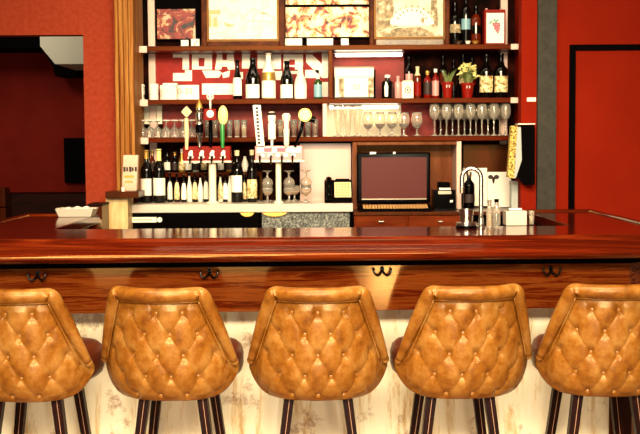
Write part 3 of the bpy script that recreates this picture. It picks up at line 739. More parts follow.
for k, (px, wd, m) in enumerate(((458.5, 8, 'steel'), (468, 6, 'palebottle'), (475.5, 7, 'goldfoil'))):
    Y = YS+.04; R = wd/2*Y/F; e = empty('trinket_dish', (AX(px, Y, 40), Y, ZS1), ['small pewter dish at the front of the top shelf, left of two others', 'tiny white dish at the front of the top shelf', 'tiny gilt dish at the front of the top shelf by the grape box'][k], 'dish')
    obj('bowl', lathe(B(), [(0, .002), (R*.6, 0), (R*.6, .004), (R, .022), (R*.9, .022), (R*.5, .008), (0, .007)], 16), M[m], e, smooth='auto')
    obj('foot_ring', lathe(B(), [(R*.62, 0), (R*.66, .002), (R*.6, .005), (R*.5, 0)], 16), M['black'], e)

# ---- glasses on the third shelf
def glass_thing(name, label, cat, group, parts, px, Y, z, py=125):
    e = empty(name, (AX(px, Y, py), Y, z), label, cat, group)
    for n, me, m in parts:
        o = bpy.data.objects.new(n, me); COL.objects.link(o); o.parent = e
    return e
def shell(out, t=.0016):
    """open glass: outer profile then inner, from axis at the bottom"""
    inn = [(max(0, r-t), z+(t if i == 0 else 0)) for i, (r, z) in enumerate(out)]
    return out+[(r, z) for r, z in reversed(inn)]
def mesh_of(bm, m, name):
    bmesh.ops.recalc_face_normals(bm, faces=bm.faces); me = bpy.data.meshes.new(name); bm.to_mesh(me); bm.free()
    me.materials.append(m); me.polygons.foreach_set('use_smooth', [True]*len(me.polygons)); return me
k_ = Y2/F
# wine glass: bowl, stem+foot
hW = AZ(105, Y2)-ZS3
bowlW = mesh_of(lathe(B(), shell([(0, hW*.50), (.012, hW*.505), (.024, hW*.57), (.031, hW*.68), (.032, hW*.78), (.029, hW*.90), (.026, hW)]), 20), M['glass'], 'bowl')
stemW = mesh_of(lathe(B(), [(0, 0), (.029, 0), (.030, .002), (.010, .007), (.0045, .018), (.0038, hW*.40), (.006, hW*.495), (0, hW*.50)], 18), M['glass'], 'stem')
ordn = ['first', 'second', 'third', 'fourth', 'fifth', 'sixth', 'seventh', 'eighth', 'ninth', 'tenth', 'eleventh', 'twelfth']
for k, px in enumerate((434.5, 446.5, 458.5, 470.5, 482, 494, 505.5)):
    glass_thing('wine_glass', f'{ordn[k]} stemmed wine glass from the left in the front row, bottom shelf right end', 'glass', 'wine glasses on the right of the bottom shelf', (('bowl', bowlW, 0), ('stem', stemW, 0)), px, YS+.06, ZS3)
for k, px in enumerate((440.5, 452.5, 464.5, 476, 488, 500)):
    glass_thing('wine_glass', f'{ordn[k]} stemmed wine glass from the left in the back row, bottom shelf right end', 'glass', 'wine glasses on the right of the bottom shelf', (('bowl', bowlW, 0), ('stem', stemW, 0)), px, YS+.17, ZS3)
hS = AZ(113, Y2)-ZS3
bowlS = mesh_of(lathe(B(), shell([(0, hS*.30), (.012, hS*.31), (.026, hS*.42), (.034, hS*.58), (.034, hS*.72), (.029, hS*.9), (.026, hS)]), 20), M['glass'], 'bowl')
footS = mesh_of(lathe(B(), [(0, 0), (.029, 0), (.029, .002), (.008, .008), (.005, .02), (.007, hS*.295), (0, hS*.30)], 18), M['glass'], 'stem')
liqS = mesh_of(lathe(B(), [(0, hS*.30+.003), (.011, hS*.31+.003), (.0235, hS*.425), (.029, hS*.52), (0, hS*.52)], 18), mat('dark_bowl_tint', '#3a1208', .1), 'bowl_base')
for k, px in enumerate((368, 380, 392, 404, 417)):
    glass_thing('snifter_glass', f'{ordn[k]} snifter glass from the left, between pilsner and wine glasses', 'glass', 'snifter glasses on the bottom shelf', (('bowl', bowlS, 0), ('stem', footS, 0), ('dark_base', liqS, 0)), px, YS+.06, ZS3)
hP = AZ(105.5, Y2)-ZS3
bodyP = mesh_of(lathe(B(), shell([(0, .016), (.012, .017), (.014, .03), (.017, hP*.4), (.026, hP*.7), (.030, hP*.92), (.028, hP)]), 20), M['glass'], 'body')
footP = mesh_of(lathe(B(), [(0, 0), (.028, 0), (.028, .003), (.010, .010), (.010, .0155), (0, .0158)], 18), M['glass'], 'foot')
for k, px in enumerate((338, 348, 357.5)):
    glass_thing('pilsner_glass', ['tall clear pilsner glass beside the pale divider', 'tall clear pilsner glass in the middle of three', 'tall pilsner glass next to the snifters'][k], 'glass', 'pilsner glasses on the bottom shelf', (('body', bodyP, 0), ('foot', footP, 0)), px, YS+.06, ZS3)
# small tumblers
hT = AZ(119.5, Y2)-ZS3
bodyT = mesh_of(lathe(B(), shell([(0, .003), (.014, .003), (.017, hT*.5), (.0195, hT)], .002), 18), M['glass'], 'body')
baseT = mesh_of(lathe(B(), [(0, 0), (.015, 0), (.0155, .003), (0, .0032)], 18), M['palebottle'], 'base')
lq = [mesh_of(lathe(B(), [(0, .0055), (.0115, .0055), (.0142, hT*.62), (0, hT*.62)], 14), m, 'filling') for m in (mat('dark_filling', '#2a0c06', .3), mat('ivory_filling', '#e0c8a0', .5), mat('amber_filling', '#a8642c', .4))]
left = (200, 207.5, 215, 222, 229.5, 237, 244); right = (273.5, 280.5, 287.5, 294, 301, 308, 315)
for s, row in (('left of', left), ('right of', right)):
    for k, px in enumerate(row):
        glass_thing('shot_glass', f'{ordn[k]} short tumbler from the left, {s} the tall white tap handle', 'glass', 'short tumblers on the bottom shelf', (('body', bodyT, 0), ('base', baseT, 0), ('filling', lq[(k*2+len(s)) % 3], 0)), px, YS+.07, ZS3)
# upside-down goblets, left end
hG = AZ(120, Y2)-ZS3
gob = mesh_of(lathe(B(), [(.024, 0), (.027, hG*.25), (.024, hG*.5), (.010, hG*.62), (.004, hG*.68), (.004, hG*.9), (.018, hG*.97), (.018, hG), (0, hG)], 18), M['glass'], 'bowl')
gfoot = mesh_of(lathe(B(), [(0, hG+.0005), (.024, hG+.0005), (.024, hG+.005), (0, hG+.006)], 18), M['paper'], 'foot')
for k, px in enumerate((142.5, 150, 157.5, 166, 174.5, 183, 191.5)):
    glass_thing('goblet', f'{ordn[k]} upturned goblet with a white foot from the left end of the bottom shelf', 'glass', 'upturned goblets on the bottom shelf', (('bowl', gob, 0), ('foot', gfoot, 0)), px, YS+.07, ZS3)

# ================================================================ BACK COUNTER
xcl, xcr = AX(130, YC, 207), AX(536, YC, 207)
cnt = empty('back_counter', (0, YC, 0), 'back bar counter with white front edge under the tap towers', 'counter')
def UC(bm):
    for v in bm.verts: v.co.y -= YC
    return bm
xm = AX(353, YC, 207)
zcb = AZ(212, YC)
xm2 = AX(462, YC, 207)
obj('worktop', UC(box(B(), xcl, xm, YC, YB-.02, zcb, ZC-EP)), M['white'], cnt, bev=.004)
obj('worktop', UC(box(B(), xm+.001, xcr, YC-.004, YB-.02, zcb2, ZC2-EP)), M['darkwood'], cnt, bev=.004)['label'] = 'dark wood right half of the worktop'
obj('grey_front', UC(box(B(), AX(262, YC+.03, 220), xm-.02, YC+.03, YC+.06, 0, zcb)), M['granite'], cnt)['label'] = 'speckled grey front panel'
obj('base_cabinet', UC(box(B(), xcl, xcr, YC+.06, YB-.02, 0, zcb2)), M['gloss'], cnt)
cool = empty('under_counter_cooler', (AX(195, YC, 220), YC+.02, 0), 'black under-counter cooler with a white name plate, below the left tap tower', 'cooler')
cw = (AX(260, YC, 220)-AX(132, YC, 220))/2
obj('door', box(B(), -cw, cw, 0, .035, .1, zcb-.002), M['gloss'], cool, bev=.004)
a = at(131.5, 222.5, YC+.02); b = at(162.5, 217, YC+.02); ox = cool.location.x
obj('name_plate', box(B(), a.x-ox, b.x-ox-.035, -.004, 0, a.z, b.z), M['paper'], cool)
kb = B(); tube(kb, [(b.x-ox-.016, 0, (a.z+b.z)/2), (b.x-ox-.016, -.012, (a.z+b.z)/2)], .015, 16); obj('dial', kb, M['paper'], cool, smooth='auto')
ln = B()
for k in range(7): box(ln, a.x-ox+.012+k*.016, a.x-ox+.024+k*.016, -.005, -.004, (a.z+b.z)/2-.004, (a.z+b.z)/2+.004)
obj('plate_lettering', ln, M['faintink'], cool)
for x0, x1, l in ((240, 254, 'small amber dome lamp under the white counter edge, left'), (262, 287, 'wide amber dome lamp under the white counter edge, right')):
    R = (x1-x0)/2*YC/F; e = empty('dome_lamp', (AX((x0+x1)/2, YC, 213), YC-.001+.012, zcb), l, 'lamp', 'dome lamps under the counter')
    bm = B(); lathe(bm, [(0, -.026), (R*.4, -.024), (R*.75, -.017), (R*.95, -.008), (R, -.003), (0, -.003)], 22)
    for v in bm.verts: v.co.y *= .3/ max(.3, R/.04)
    obj('shade', bm, M['amberlamp'], e, smooth='auto')
    obj('mount', box(B(), -R*.6, R*.6, -.008, .008, -.003, 0), M['brass'], e)
dr = empty('drawer_cabinet', (AX(407.5, YC, 220), YC, 0), 'reddish wood drawer cabinet under the monitor', 'cabinet')
dw = (AX(461, YC, 220)-AX(354.5, YC, 220))/2
obj('body', box(B(), -dw, dw, .005, .055, 0, zcb2-.001), M['drawer'], dr)
for s in (-1, 1):
    d = obj('drawer', box(B(), min(s*.004, s*dw*.98), max(s*.004, s*dw*.98), -.012, .005, zcb2-.13, zcb2-.003), M['drawer'], dr, bev=.003)
    px = 381 if s < 0 else 440; q = at(px, 221.5, YC)
    kb = B(); tube(kb, [(q.x-dr.location.x-.014, -.02, q.z), (q.x-dr.location.x+.014, -.02, q.z)], .006, 8); tube(kb, [(q.x-dr.location.x, -.02, q.z), (q.x-dr.location.x, -.012, q.z)], .005, 8)
    obj('handle', kb, M['chrome'], d, smooth='auto')
# niche for the monitor + panels below the bottom shelf
yn = YS+.02
pn = B(); pxbox(pn, 300, 143.5, 351, 200.5, YB-.14, YB-.03); tag(obj('splash_panel', pn, M['palepink']), 'pale pink gloss panel behind the telephone', 'panel')
ni = empty('niche', (AX(407, yn, 175), yn, ZC2), 'wooden niche with pale edge frame around the monitor', 'niche')
nx0, nx1 = AX(352.5, yn, 175), AX(461.5, yn, 175); nz1 = ZS3-th-.002-ZC2; nc = ni.location.x
obj('jamb', box(B(), nx0-nc, nx0-nc+.028, 0, .24, .0005, nz1), M['nichewood'], ni, bev=.004)
obj('jamb', box(B(), nx1-nc-.03, nx1-nc, 0, .24, .0005, nz1), M['shelf_end'], ni, bev=.004)['label'] = 'pale right jamb'
obj('head', box(B(), nx0-nc+.028, nx1-nc-.03, 0, .24, nz1-.022, nz1), M['nichewood'], ni, bev=.003)
obj('back', box(B(), nx0-nc+.028, nx1-nc-.03, .215, .24, .0005, nz1-.022), M['nichewood'], ni)
pn = B(); pxbox(pn, 463.5, 144.5, 513, 206, YB-.10, YB-.04); tag(obj('splash_panel', pn, M['darkwood']), 'dark wood panel right of the niche, behind the faucet', 'panel')
# step shelf with rear bottles, left recess
YR = YB-.12; zr = AZ(171.5, YR)
e = empty('riser_shelf', (AX(203.5, YR, 172), YR, ZC), 'low red riser shelf behind the left tap tower, carrying small bottles', 'shelf')
rw = (AX(262, YR, 172)-AX(145, YR, 172))/2
obj('board', box(B(), -rw, rw, 0, .08, zr-ZC-.028, zr-ZC), M['shelf'], e)
for s in (-rw, 0, rw-.015): obj('foot', box(B(), s, s+.015, .01, .07, 0, zr-ZC-.028), M['darkwood'], e)
rb = 'small bottles on the riser shelf'
spots = [(146.5, 'palebottle'), (152.5, 'amberglass'), (160, 'brownglass'), (167.5, 'darkglass'), (175, 'darkglass'), (182, 'goldfoil'), (188.5, 'brownglass'), (196, 'palebottle'), (204, 'darkglass'), (221, 'darkglass'), (229, 'goldfoil'), (237, 'darkglass'), (245, 'palebottle'), (253, 'amberglass')]
for k, (px, m) in enumerate(spots):
    bottle(px, 149+(k*37 % 5), 6.3, YR+.05, zr, 'slim', M[m], f'{ordn[k] if k < 12 else ["thirteenth", "last"][k-12]} small bottle from the left on the red riser shelf', (.1, .45), M[['paper', 'ink', 'goldlabel'][k % 3]], M[['gloss', 'paper', 'goldfoil'][k*2 % 3]], .18, rb)
# thin bottles on counter before the riser; pale glass and labels paint glints
cb = 'bottles on the back counter'
YK = YC+.20
for k, (px, m) in enumerate(((170, 'darkglass'), (177, 'brownglass'), (184, 'darkglass'), (189.5, 'palebottle'), (195, 'darkglass'), (200.5, 'palebottle'), (206, 'darkglass'), (220.5, 'palebottle'), (225.5, 'darkglass'), (230, 'palebottle'), (244.5, 'darkglass'))):
    bottle(px, 173+(k % 3), 5.2, YK+.06, ZC, 'slim', M[m], f'{ordn[k]} slim short bottle from the left in the row before the riser', (.1, .7), M[['palebottle', 'goldlabel', 'paper'][k % 3]], M['gloss'], .1, 'slim bottles in front of the riser')
bottle(146.5, 150, 12, YK, ZC, 'wine', M['darkglass'], 'dark wine bottle with white label and gold cap at the far left of the counter', (.14, .46), None, M['goldfoil'], .17, cb)
bottle(159, 149, 12, YK, ZC, 'wine', M['darkglass'], 'dark wine bottle with white label and pale yellow capsule, second on the counter', (.14, .46), None, M['yellow'], .22, cb)
bottle(237, 150.5, 12, YK, ZC, 'wine', M['darkglass'], 'dark wine bottle with rounded white label right of the left tap tower', (.20, .52), None, M['ivory'], .1, cb)
bottle(252, 150, 10, YK, ZC, 'wine', M['darkglass'], 'slender dark bottle with gold and grey label left of the right tap tower', (.08, .44), M['goldlabel'], M['ivory'], .1, cb)
# stacked goblets by the right tower
hq = AZ(186, YK)-ZC
gl = mesh_of(lathe(B(), shell([(0, hq*.42), (.012, hq*.43), (.028, hq*.58), (.034, hq*.78), (.030, hq)]), 18), M['glass'], 'bowl')
gs = mesh_of(lathe(B(), [(0, 0), (.030, 0), (.030, .003), (.009, .010), (.005, .022), (.007, hq*.41), (0, hq*.42)], 18), M['glass'], 'stem')
gd = mesh_of(lathe(B(), [(0, hq*.42+.002), (.011, hq*.43+.002), (.0255, hq*.585), (.028, hq*.64), (0, hq*.64)], 18), M['goldfoil'], 'gilt_base')
for k, px in enumerate((267.5, 289, 294.5, 306)):
    glass_thing('beer_goblet', ['stemmed gilt-based goblet left of the right tower column', 'stemmed gilt-based goblet just right of the tower column', 'stemmed gilt-based goblet behind its neighbours by the pink panel', 'stemmed gilt-based goblet farthest right, before the pink panel'][k], 'glass', 'gilt goblets around the right tap tower', (('bowl', gl, 0), ('stem', gs, 0), ('gilt_base', gd, 0)), px, YK+(.09 if k == 2 else 0), ZC, 195)
    if k != 2:
        o = glass_thing('beer_goblet', ['upturned goblet resting on the goblet left of the tower column', 'upturned goblet resting on the goblet right of the tower column', '', 'upturned goblet resting on the rightmost gilt goblet'][k], 'glass', 'gilt goblets around the right tap tower', (('bowl', gl, 0), ('stem', gs, 0)), px, YK, ZC+hq*2*.98, 195)
        o.rotation_euler.x = PI; o.location.z = ZC+2*hq-.0005

# ================================================================ TAP TOWERS
YT = YC+.07
def tower(pc, colw, hx0, hx1, hy0, hy1, headm, colm, label):
    X = AX(pc, YT, 180); e = empty('tap_tower', (X, YT, ZC), label, 'beer tap tower'); q = lambda px, py: (at(px, py, YT-.05).x-X, at(px, py, YT-.05).z-ZC)
    cw_ = colw/2*YT/F; x0, zb = q(hx0, hy1); x1, zt_ = q(hx1, hy0)
    obj('column', lathe(B(), [(0, 0), (cw_*1.7, 0), (cw_*1.7, .008), (cw_, .014), (cw_, zb+.01), (0, zb+.01)], 20), colm, e, smooth='auto')
    obj('tap_head', box(B(), x0, x1, -.05, .04, zb, zt_), headm, e, bev=.006)
    obj('head_trim', box(B(), x0-.004, x1+.004, -.054, .044, zb-.004, zb+.006), M['steel'], e)
    return e, q, zb, zt_
def spout(e, x, z):
    bm = B(); tube(bm, [(x, -.05, z+.028), (x, -.075, z+.026), (x, -.09, z+.016), (x, -.095, z-.012)], [.006, .006, .0055, .005], 10)
    tube(bm, [(x, -.05, z+.028), (x, -.056, z+.028)], .009, 12)
    return obj('spout', bm, M['iron'], e, smooth='auto')
te, q, zb, zt_ = tower(212.5, 7.5, 183, 230.5, 146, 162, M['red'], M['cream'], 'red-headed beer tap tower on a cream column, left of two')
for px in (190.5, 201.5, 212, 223):
    x, z = q(px, 155)
    bm = B(); ball(bm, (x, -.051, z+.004), .018, .75, .12, 1, 10, 8); ball(bm, (x-.008, -.052, z-.016), .010, 1, .15, .7, 8, 6); ball(bm, (x+.008, -.052, z-.012), .009, 1, .15, .8, 8, 6); ball(bm, (x+.004, -.053, z+.018), .010, 1, .15, 1, 8, 6)
    obj('crest', bm, M['paper'], te)['label'] = 'white crest print'
    spout(te, x, zb)
yh = -.066
# handles: cream diamond
x, z = q(187, 146)
def hx(px, py): r = q(px, py); return r
bm = B(); tube(bm, [(x, yh, zt_-.02), (x+.001, yh, hx(187, 130)[1]), (x, yh, hx(187, 118)[1])], [.009, .014, .012], 10); cdm = hx(187, 112)
prism(bm, [(cdm[0]-.031, cdm[1]), (cdm[0], cdm[1]-.034), (cdm[0]+.031, cdm[1]), (cdm[0], cdm[1]+.034)], yh-.012, yh+.012)
h = obj('tap_handle', bm, M['ivory'], te, bev=.003); h['label'] = 'cream tap handle with diamond top'
bm = B(); tube(bm, [(cdm[0], yh-.013, cdm[1]-.012), (cdm[0], yh-.013, cdm[1]+.012)], .008, 6); obj('badge', bm, M['yellow'], h)
# chrome and black figure handle
x, _ = q(200, 146); zz = lambda py: q(200, py)[1]
bm = lathe(B(), [(0, zz(148)), (.010, zz(147)), (.012, zz(138)), (.020, zz(134)), (.022, zz(123)), (.018, zz(122)), (.022, zz(120)), (.022, zz(113)), (.014, zz(112)), (.020, zz(109)), (.016, zz(105)), (.006, zz(102)), (0, zz(99))], 16, (x, yh, 0))
h = obj('tap_handle', bm, M['chrome'], te, smooth='auto'); h['label'] = 'black and chrome figure tap handle'
bm = lathe(B(), [(.0205, zz(133)), (.023, zz(132)), (.023, zz(125)), (.0205, zz(124))], 16, (x, yh, 0)); obj('band', bm, M['gloss'], h)
bm = lathe(B(), [(.0, zz(109)), (.0205, zz(108.5)), (.017, zz(105)), (.007, zz(102)), (0, zz(98.5))], 16, (x, yh, 0)); obj('tip', bm, M['goldfoil'], h)
# black handle with red label and white head
x, _ = q(211, 146)
bm = lathe(B(), [(0, zz(148)), (.008, zz(147)), (.010, zz(143)), (.013, zz(138)), (.011, zz(119)), (.014, zz(118)), (0, zz(118))], 14, (x, yh, 0)); h = obj('tap_handle', bm, M['gloss'], te, smooth='auto'); h['label'] = 'black tap handle with red badge and round white top'
bm = box(B(), x-.036, x+.034, yh-.012, yh+.012, zz(120.5), zz(109)); obj('badge', bm, M['red'], h, bev=.004)
bm = B(); ball(bm, (x, yh-.013, zz(114)), .022, 1, .15, 1, 10, 8); obj('crest', bm, M['paper'], h)
bm = B(); ball(bm, (x, yh, zz(97)), .022, 1, .8, 1); tube(bm, [(x, yh, zz(101)), (x, yh, zz(109))], .006, 8); obj('finial', bm, M['paper'], h, smooth=True)
bm = B(); 
for s in (-1, 1): ball(bm, (x+s*.008, yh-.017, zz(97)+.002), .005, 1, .4, 1.2, 8, 6)
obj('finial_marks', bm, M['grape'], h)
# yellow oval with green grip
x, _ = q(222.5, 146)
bm = lathe(B(), [(0, zz(148)), (.009, zz(148)), (.012, zz(140)), (.013, zz(127)), (.010, zz(124)), (0, zz(124))], 14, (x+.002, yh, 0)); h = obj('tap_handle', bm, M['greencap'], te, smooth='auto'); h['label'] = 'green tap handle with yellow oval top'
bm = B(); ball(bm, (x+.006, yh, zz(115.5)), .056, .52, .2, 1, 18, 12); obj('oval_top', bm, M['yellow'], h, smooth=True)
# right tower
te, q, zb, zt_ = tower(278.5, 5.5, 255, 303, 145.5, 161.5, M['pinkbottle'], M['cream'], 'pale pink-headed beer tap tower on a slim cream column, right of two')
x0, _ = q(257, 150); x1, _ = q(301, 150)
bm = B(); box(bm, x0, x1, -.0515, -.05, zb+.05, zt_-.006); 
for k in range(5): ball(bm, (x0+.03+k*.045, -.051, zb+.035), .013, 1.2, .1, .8, 8, 6)
obj('head_print', bm, M['paper'], te)
for a0, wd in ((264, .045), (277, .05)):
    a = q(a0, 150); obj('head_mark', box(B(), a[0], a[0]+wd, -.0525, -.0515, a[1]-.012, a[1]+.012), M['grape'], te)
for px in (260, 271, 282, 292.5): spout(te, q(px, 155)[0], zb)
zz = lambda py: q(278, py)[1]
xa, xb_ = q(257, 105)[0], q(260.5, 158)[0]
bm = prism(B(), [(xa-.024, zz(105)), (xa+.022, zz(105)), (xb_+.026, zz(146)), (xb_-.020, zz(146))], yh-.012, yh+.012)
h = obj('tap_handle', bm, M['paper'], te, bev=.003); h['label'] = 'tall white slab tap handle with dark marks'
bm = B()
for k in range(11):
    t = .08+.84*k/10; x = xa+(xb_-xa)*t*.75; z = zz(105)+(zz(146)-zz(105))*t; box(bm, x-.008, x+.007, yh-.0135, yh-.012, z-.007, z+(.004 if k % 2 else .007))
obj('lettering', bm, M['ink'], h)
x, _ = q(272, 130)
bm = lathe(B(), [(0, zz(148)), (.007, zz(147)), (.008, zz(140)), (.022, zz(139)), (.022, zz(124)), (.018, zz(123)), (.022, zz(121)), (.024, zz(114)), (.018, zz(112)), (0, zz(111.5))], 16, (x, yh, 0)); h = obj('tap_handle', bm, M['paper'], te, smooth='auto'); h['label'] = 'white canister tap handle with dark collar'
bm = lathe(B(), [(.0225, zz(115.5)), (.0252, zz(115.2)), (.0252, zz(113.6)), (.0185, zz(112.3))], 16, (x, yh, 0)); obj('collar', bm, M['ink'], h)
x, _ = q(286.5, 130)
bm = lathe(B(), [(0, zz(148)), (.008, zz(147)), (.016, zz(144)), (.016, zz(138)), (.020, zz(128)), (.024, zz(119)), (.027, zz(116)), (.018, zz(113.5)), (0, zz(113))], 16, (x, yh, 0)); h = obj('tap_handle', bm, M['palebottle'], te, smooth='auto'); h['label'] = 'white flared tap handle with red side marks'
bm = B()
for s in (-1, 1): tube(bm, [(x+s*.015, yh-.017, zz(129)), (x+s*.018, yh-.018, zz(121))], .003, 6)
obj('side_mark', bm, M['red'], h)
a, b = q(305, 115), q(295, 147)
bm = B(); tube(bm, [(b[0], yh, b[1]), ((a[0]+b[0])/2+.006, yh, (a[1]+b[1])/2), (a[0]-.01, yh, a[1]-.03)], [.008, .010, .011], 10); h = obj('tap_handle', bm, M['gloss'], te, smooth=True); h['label'] = 'black lever tap handle with a round gilt disc'
bm = B(); tube(bm, [(a[0], yh-.012, a[1]), (a[0], yh+.012, a[1])], .038, 24); d = obj('disc', bm, M['goldfoil'], h, smooth='auto')
bm = B(); tube(bm, [(a[0], yh-.0135, a[1]), (a[0], yh-.012, a[1])], .030, 24); obj('disc_face', bm, M['ivory'], d, smooth='auto')
bm = B(); tube(bm, [(a[0]+.02, yh+.02, a[1]-.02), (a[0]+.06, yh+.02, a[1]-.03)], .018, 14); obj('knob', bm, M['gloss'], h, smooth='auto')

# ================================================================ MONITOR, TELEPHONE, PRINTER
zc2 = ZC2
YM = YC+.16
mon = empty('monitor', (AX(393, YM, 190), YM, zc2), 'black-framed monitor with brownish blank screen in the niche', 'monitor')
X0 = mon.location.x; q = lambda px, py: (at(px, py, YM).x-X0, at(px, py, YM).z-zc2)
x0, z1 = q(356.5, 152.5); x1, z0 = q(430.5, 203)
obj('casing', box(B(), x0, x1, 0, .04, z0, z1), M['gloss'], mon, bev=.012, seg=3)
sx0, sz1 = q(361.5, 157.5); sx1, sz0 = q(426.5, 198)
obj('screen', box(B(), sx0, sx1, -.002, .001, sz0, sz1), M['screen'], mon)
bm = B(); box(bm, sx0, sx1, -.003, .001, sz0-.008, sz0-.002); obj('lower_trim', bm, M['steel'], mon)
for a, b in ((370, 376), (393, 395.5)): bm = B(); box(bm, q(a, 153)[0], q(b, 153)[0], -.002, .02, z1-.010, z1+.002); obj('top_sticker', bm, M['paper'], mon)
bm = B(); box(bm, x0+.09, x1-.09, .015, .05, .004, z0+.05); obj('stand', bm, M['black'], mon); bm = B(); box(bm, x0+.10, x1-.10, .0, .15, .0, .008); obj('foot', bm, M['black'], mon)
YQ = YC+.05
kbd = empty('keyboard', (AX(396, YQ, 206), YQ, zc2), 'slim keyboard with amber keys below the monitor', 'keyboard')
kw = (AX(432, YQ, 206)-AX(361, YQ, 206))/2
bm = B(); prismp = [(0, .0), (.10, .0), (.10, .034), (0, .014)]
a = [bm.verts.new((-kw, y, z)) for y, z in prismp]; b = [bm.verts.new((kw, y, z)) for y, z in prismp]; bm.faces.new(a); bm.faces.new(b)
for i in range(4): bm.faces.new((a[i], a[(i+1)%4], b[(i+1)%4], b[i]))
obj('case', bm, M['black'], kbd, bev=.002)
bm = B()
for r in range(4):
    for k in range(22):
        y = .010+r*.021; z = .014+y*.2; xk = -kw+.016+k*(2*kw-.032)/22; box(bm, xk, xk+(2*kw-.032)/22*.82, y, y+.016, z-.001, z+.007)
obj('keys', bm, mat('amber_keys', '#a87838', .5), kbd)
YP = YC+.12
e, W, H = stand('receipt_printer', 434, 190, 455.5, 209, YP, .14, M['gloss'], 'small black receipt printer right of the monitor', 'printer', z=zc2)
obj('paper_slot', box(B(), -W*.6, W*.6, -.003, 0, H*.80, H*.95), M['steel'], e); obj('top_cover', box(B(), -W*.55, W*.55, .02, .10, H, H+.045), M['black'], e, bev=.008)
obj('paper_roll', box(B(), -W*.5, W*.55, .0, .02, H, H+.012), M['paper'], e); obj('indicator', box(B(), W*.5, W*.75, -.003, 0, H*.4, H*.5), M['paper'], e)
YF = YC+.05
ph = empty('telephone', (AX(338.5, YF, 190), YF, ZC), 'black desk telephone with ivory keypad beside the monitor niche', 'telephone')
X0 = ph.location.x; q = lambda px, py: (at(px, py, YF).x-X0, at(px, py, YF).z-ZC)
a = q(324.5, 203); b = q(352, 180)
W0 = -a[0]; H0 = b[1]
bm = B(); pr = [(0, 0), (.11, 0), (.11, H0*.96), (.085, H0), (0, .03)]
va = [bm.verts.new((-W0, y, z)) for y, z in pr]; vb = [bm.verts.new((W0*.95, y, z)) for y, z in pr]; bm.faces.new(va); bm.faces.new(vb)
for i in range(5): bm.faces.new((va[i], va[(i+1)%5], vb[(i+1)%5], vb[i]))
obj('base', bm, M['black'], ph, bev=.006)
sl = (H0-.03)/.085
bm = B()
def slab(bm, x0, x1, t0, t1, h):
    vs = []
    for hh in (0, h):
        for x, t in ((x0, t0), (x1, t0), (x1, t1), (x0, t1)): vs.append(bm.verts.new((x, .085*t-hh*.8, .03+(H0-.03)*t+hh*.5)))
    for f in ((0,1,2,3),(4,5,6,7),(0,1,5,4),(1,2,6,5),(2,3,7,6),(3,0,4,7)): bm.faces.new([vs[i] for i in f])
slab(bm, -W0*.28, W0*.90, .02, .84, .004); kp = obj('keypad', bm, M['ivory'], ph)
bm = B()
for r in range(5):
    for k in range(5): slab(bm, -W0*.20+k*W0*.21, -W0*.20+k*W0*.21+W0*.15, .08+r*.15, .08+r*.15+.09, .008)
obj('keys', bm, mat('tan_keys', '#c8a468', .5), kp)
bm = B(); tube(bm, [(-W0*.68, -.006, .02), (-W0*.68, -.012, .05), (-W0*.68, .04, H0*.8), (-W0*.68, .075, H0+.005)], [.019, .015, .014, .019], 10); obj('handset', bm, M['gloss'], ph, smooth=True)
bm = B(); slab(bm, -W0*.2, W0*.8, .86, 1.0, .012); obj('display', bm, M['gloss'], ph)

# ================================================================ SINK END
YG = 5.0
zsk = ZT
fx = at(481, 228, 4.955)
YFa = 4.90
fau = empty('faucet', (AX(481, YFa, 215), YFa, ZT), 'tall chrome gooseneck faucet at the back edge of the bar', 'faucet')
X0 = fau.location.x; ap = YFa/F; zq = lambda py: AZ(py, YFa, 475)-ZT
rad = 9.6*ap; ztp = zq(178)
pts = [(0, 0, 0), (0, 0, ztp*.5), (0, 0, ztp)]+[(-rad+rad*math.cos(t), 0, ztp+rad*math.sin(t)) for t in [PI*k/10 for k in range(1, 11)]]+[(-2*rad, 0, zq(186)), (-2*rad, 0, zq(191))]
obj('spout', tube(B(), pts, .0098, 16), M['chrome'], fau, smooth='auto')
obj('nozzle', tube(B(), [(-2*rad, 0, zq(187)), (-2*rad, 0, zq(193))], .0105, 14), M['steel'], fau, smooth='auto')
obj('base_flange', lathe(B(), [(0, 0), (.022, 0), (.022, .004), (.013, .012), (.011, .04), (0, .04)], 18), M['chrome'], fau, smooth='auto')
bm = tube(B(), [(0, 0, .045), (.0, -.03, .05), (.0, -.05, .062)], [.005, .005, .004], 8); obj('lever', bm, M['chrome'], fau, smooth='auto')
YRn = 4.86
rn = empty('glass_rinser', (AX(466.5, YRn, 220), YRn, ZT), 'chrome glass rinser with black ring left of the faucet foot', 'glass rinser')
R = 11*YRn/F
obj('drip_tray', lathe(B(), [(0, 0), (R, 0), (R, .008), (R*.9, .012), (0, .010)], 26), M['gloss'], rn, smooth='auto')
obj('chrome_ring', lathe(B(), [(R*.85, .0125), (R*.97, .0125), (R*.97, .024), (R*.86, .026), (R*.80, .02)], 26), M['chrome'], rn, smooth='auto')
obj('cup', lathe(B(), [(0, .012), (R*.55, .012), (R*.62, .05), (R*.7, .082), (R*.62, .082), (R*.5, .03), (0, .025)], 24), M['chrome'], rn, smooth='auto')
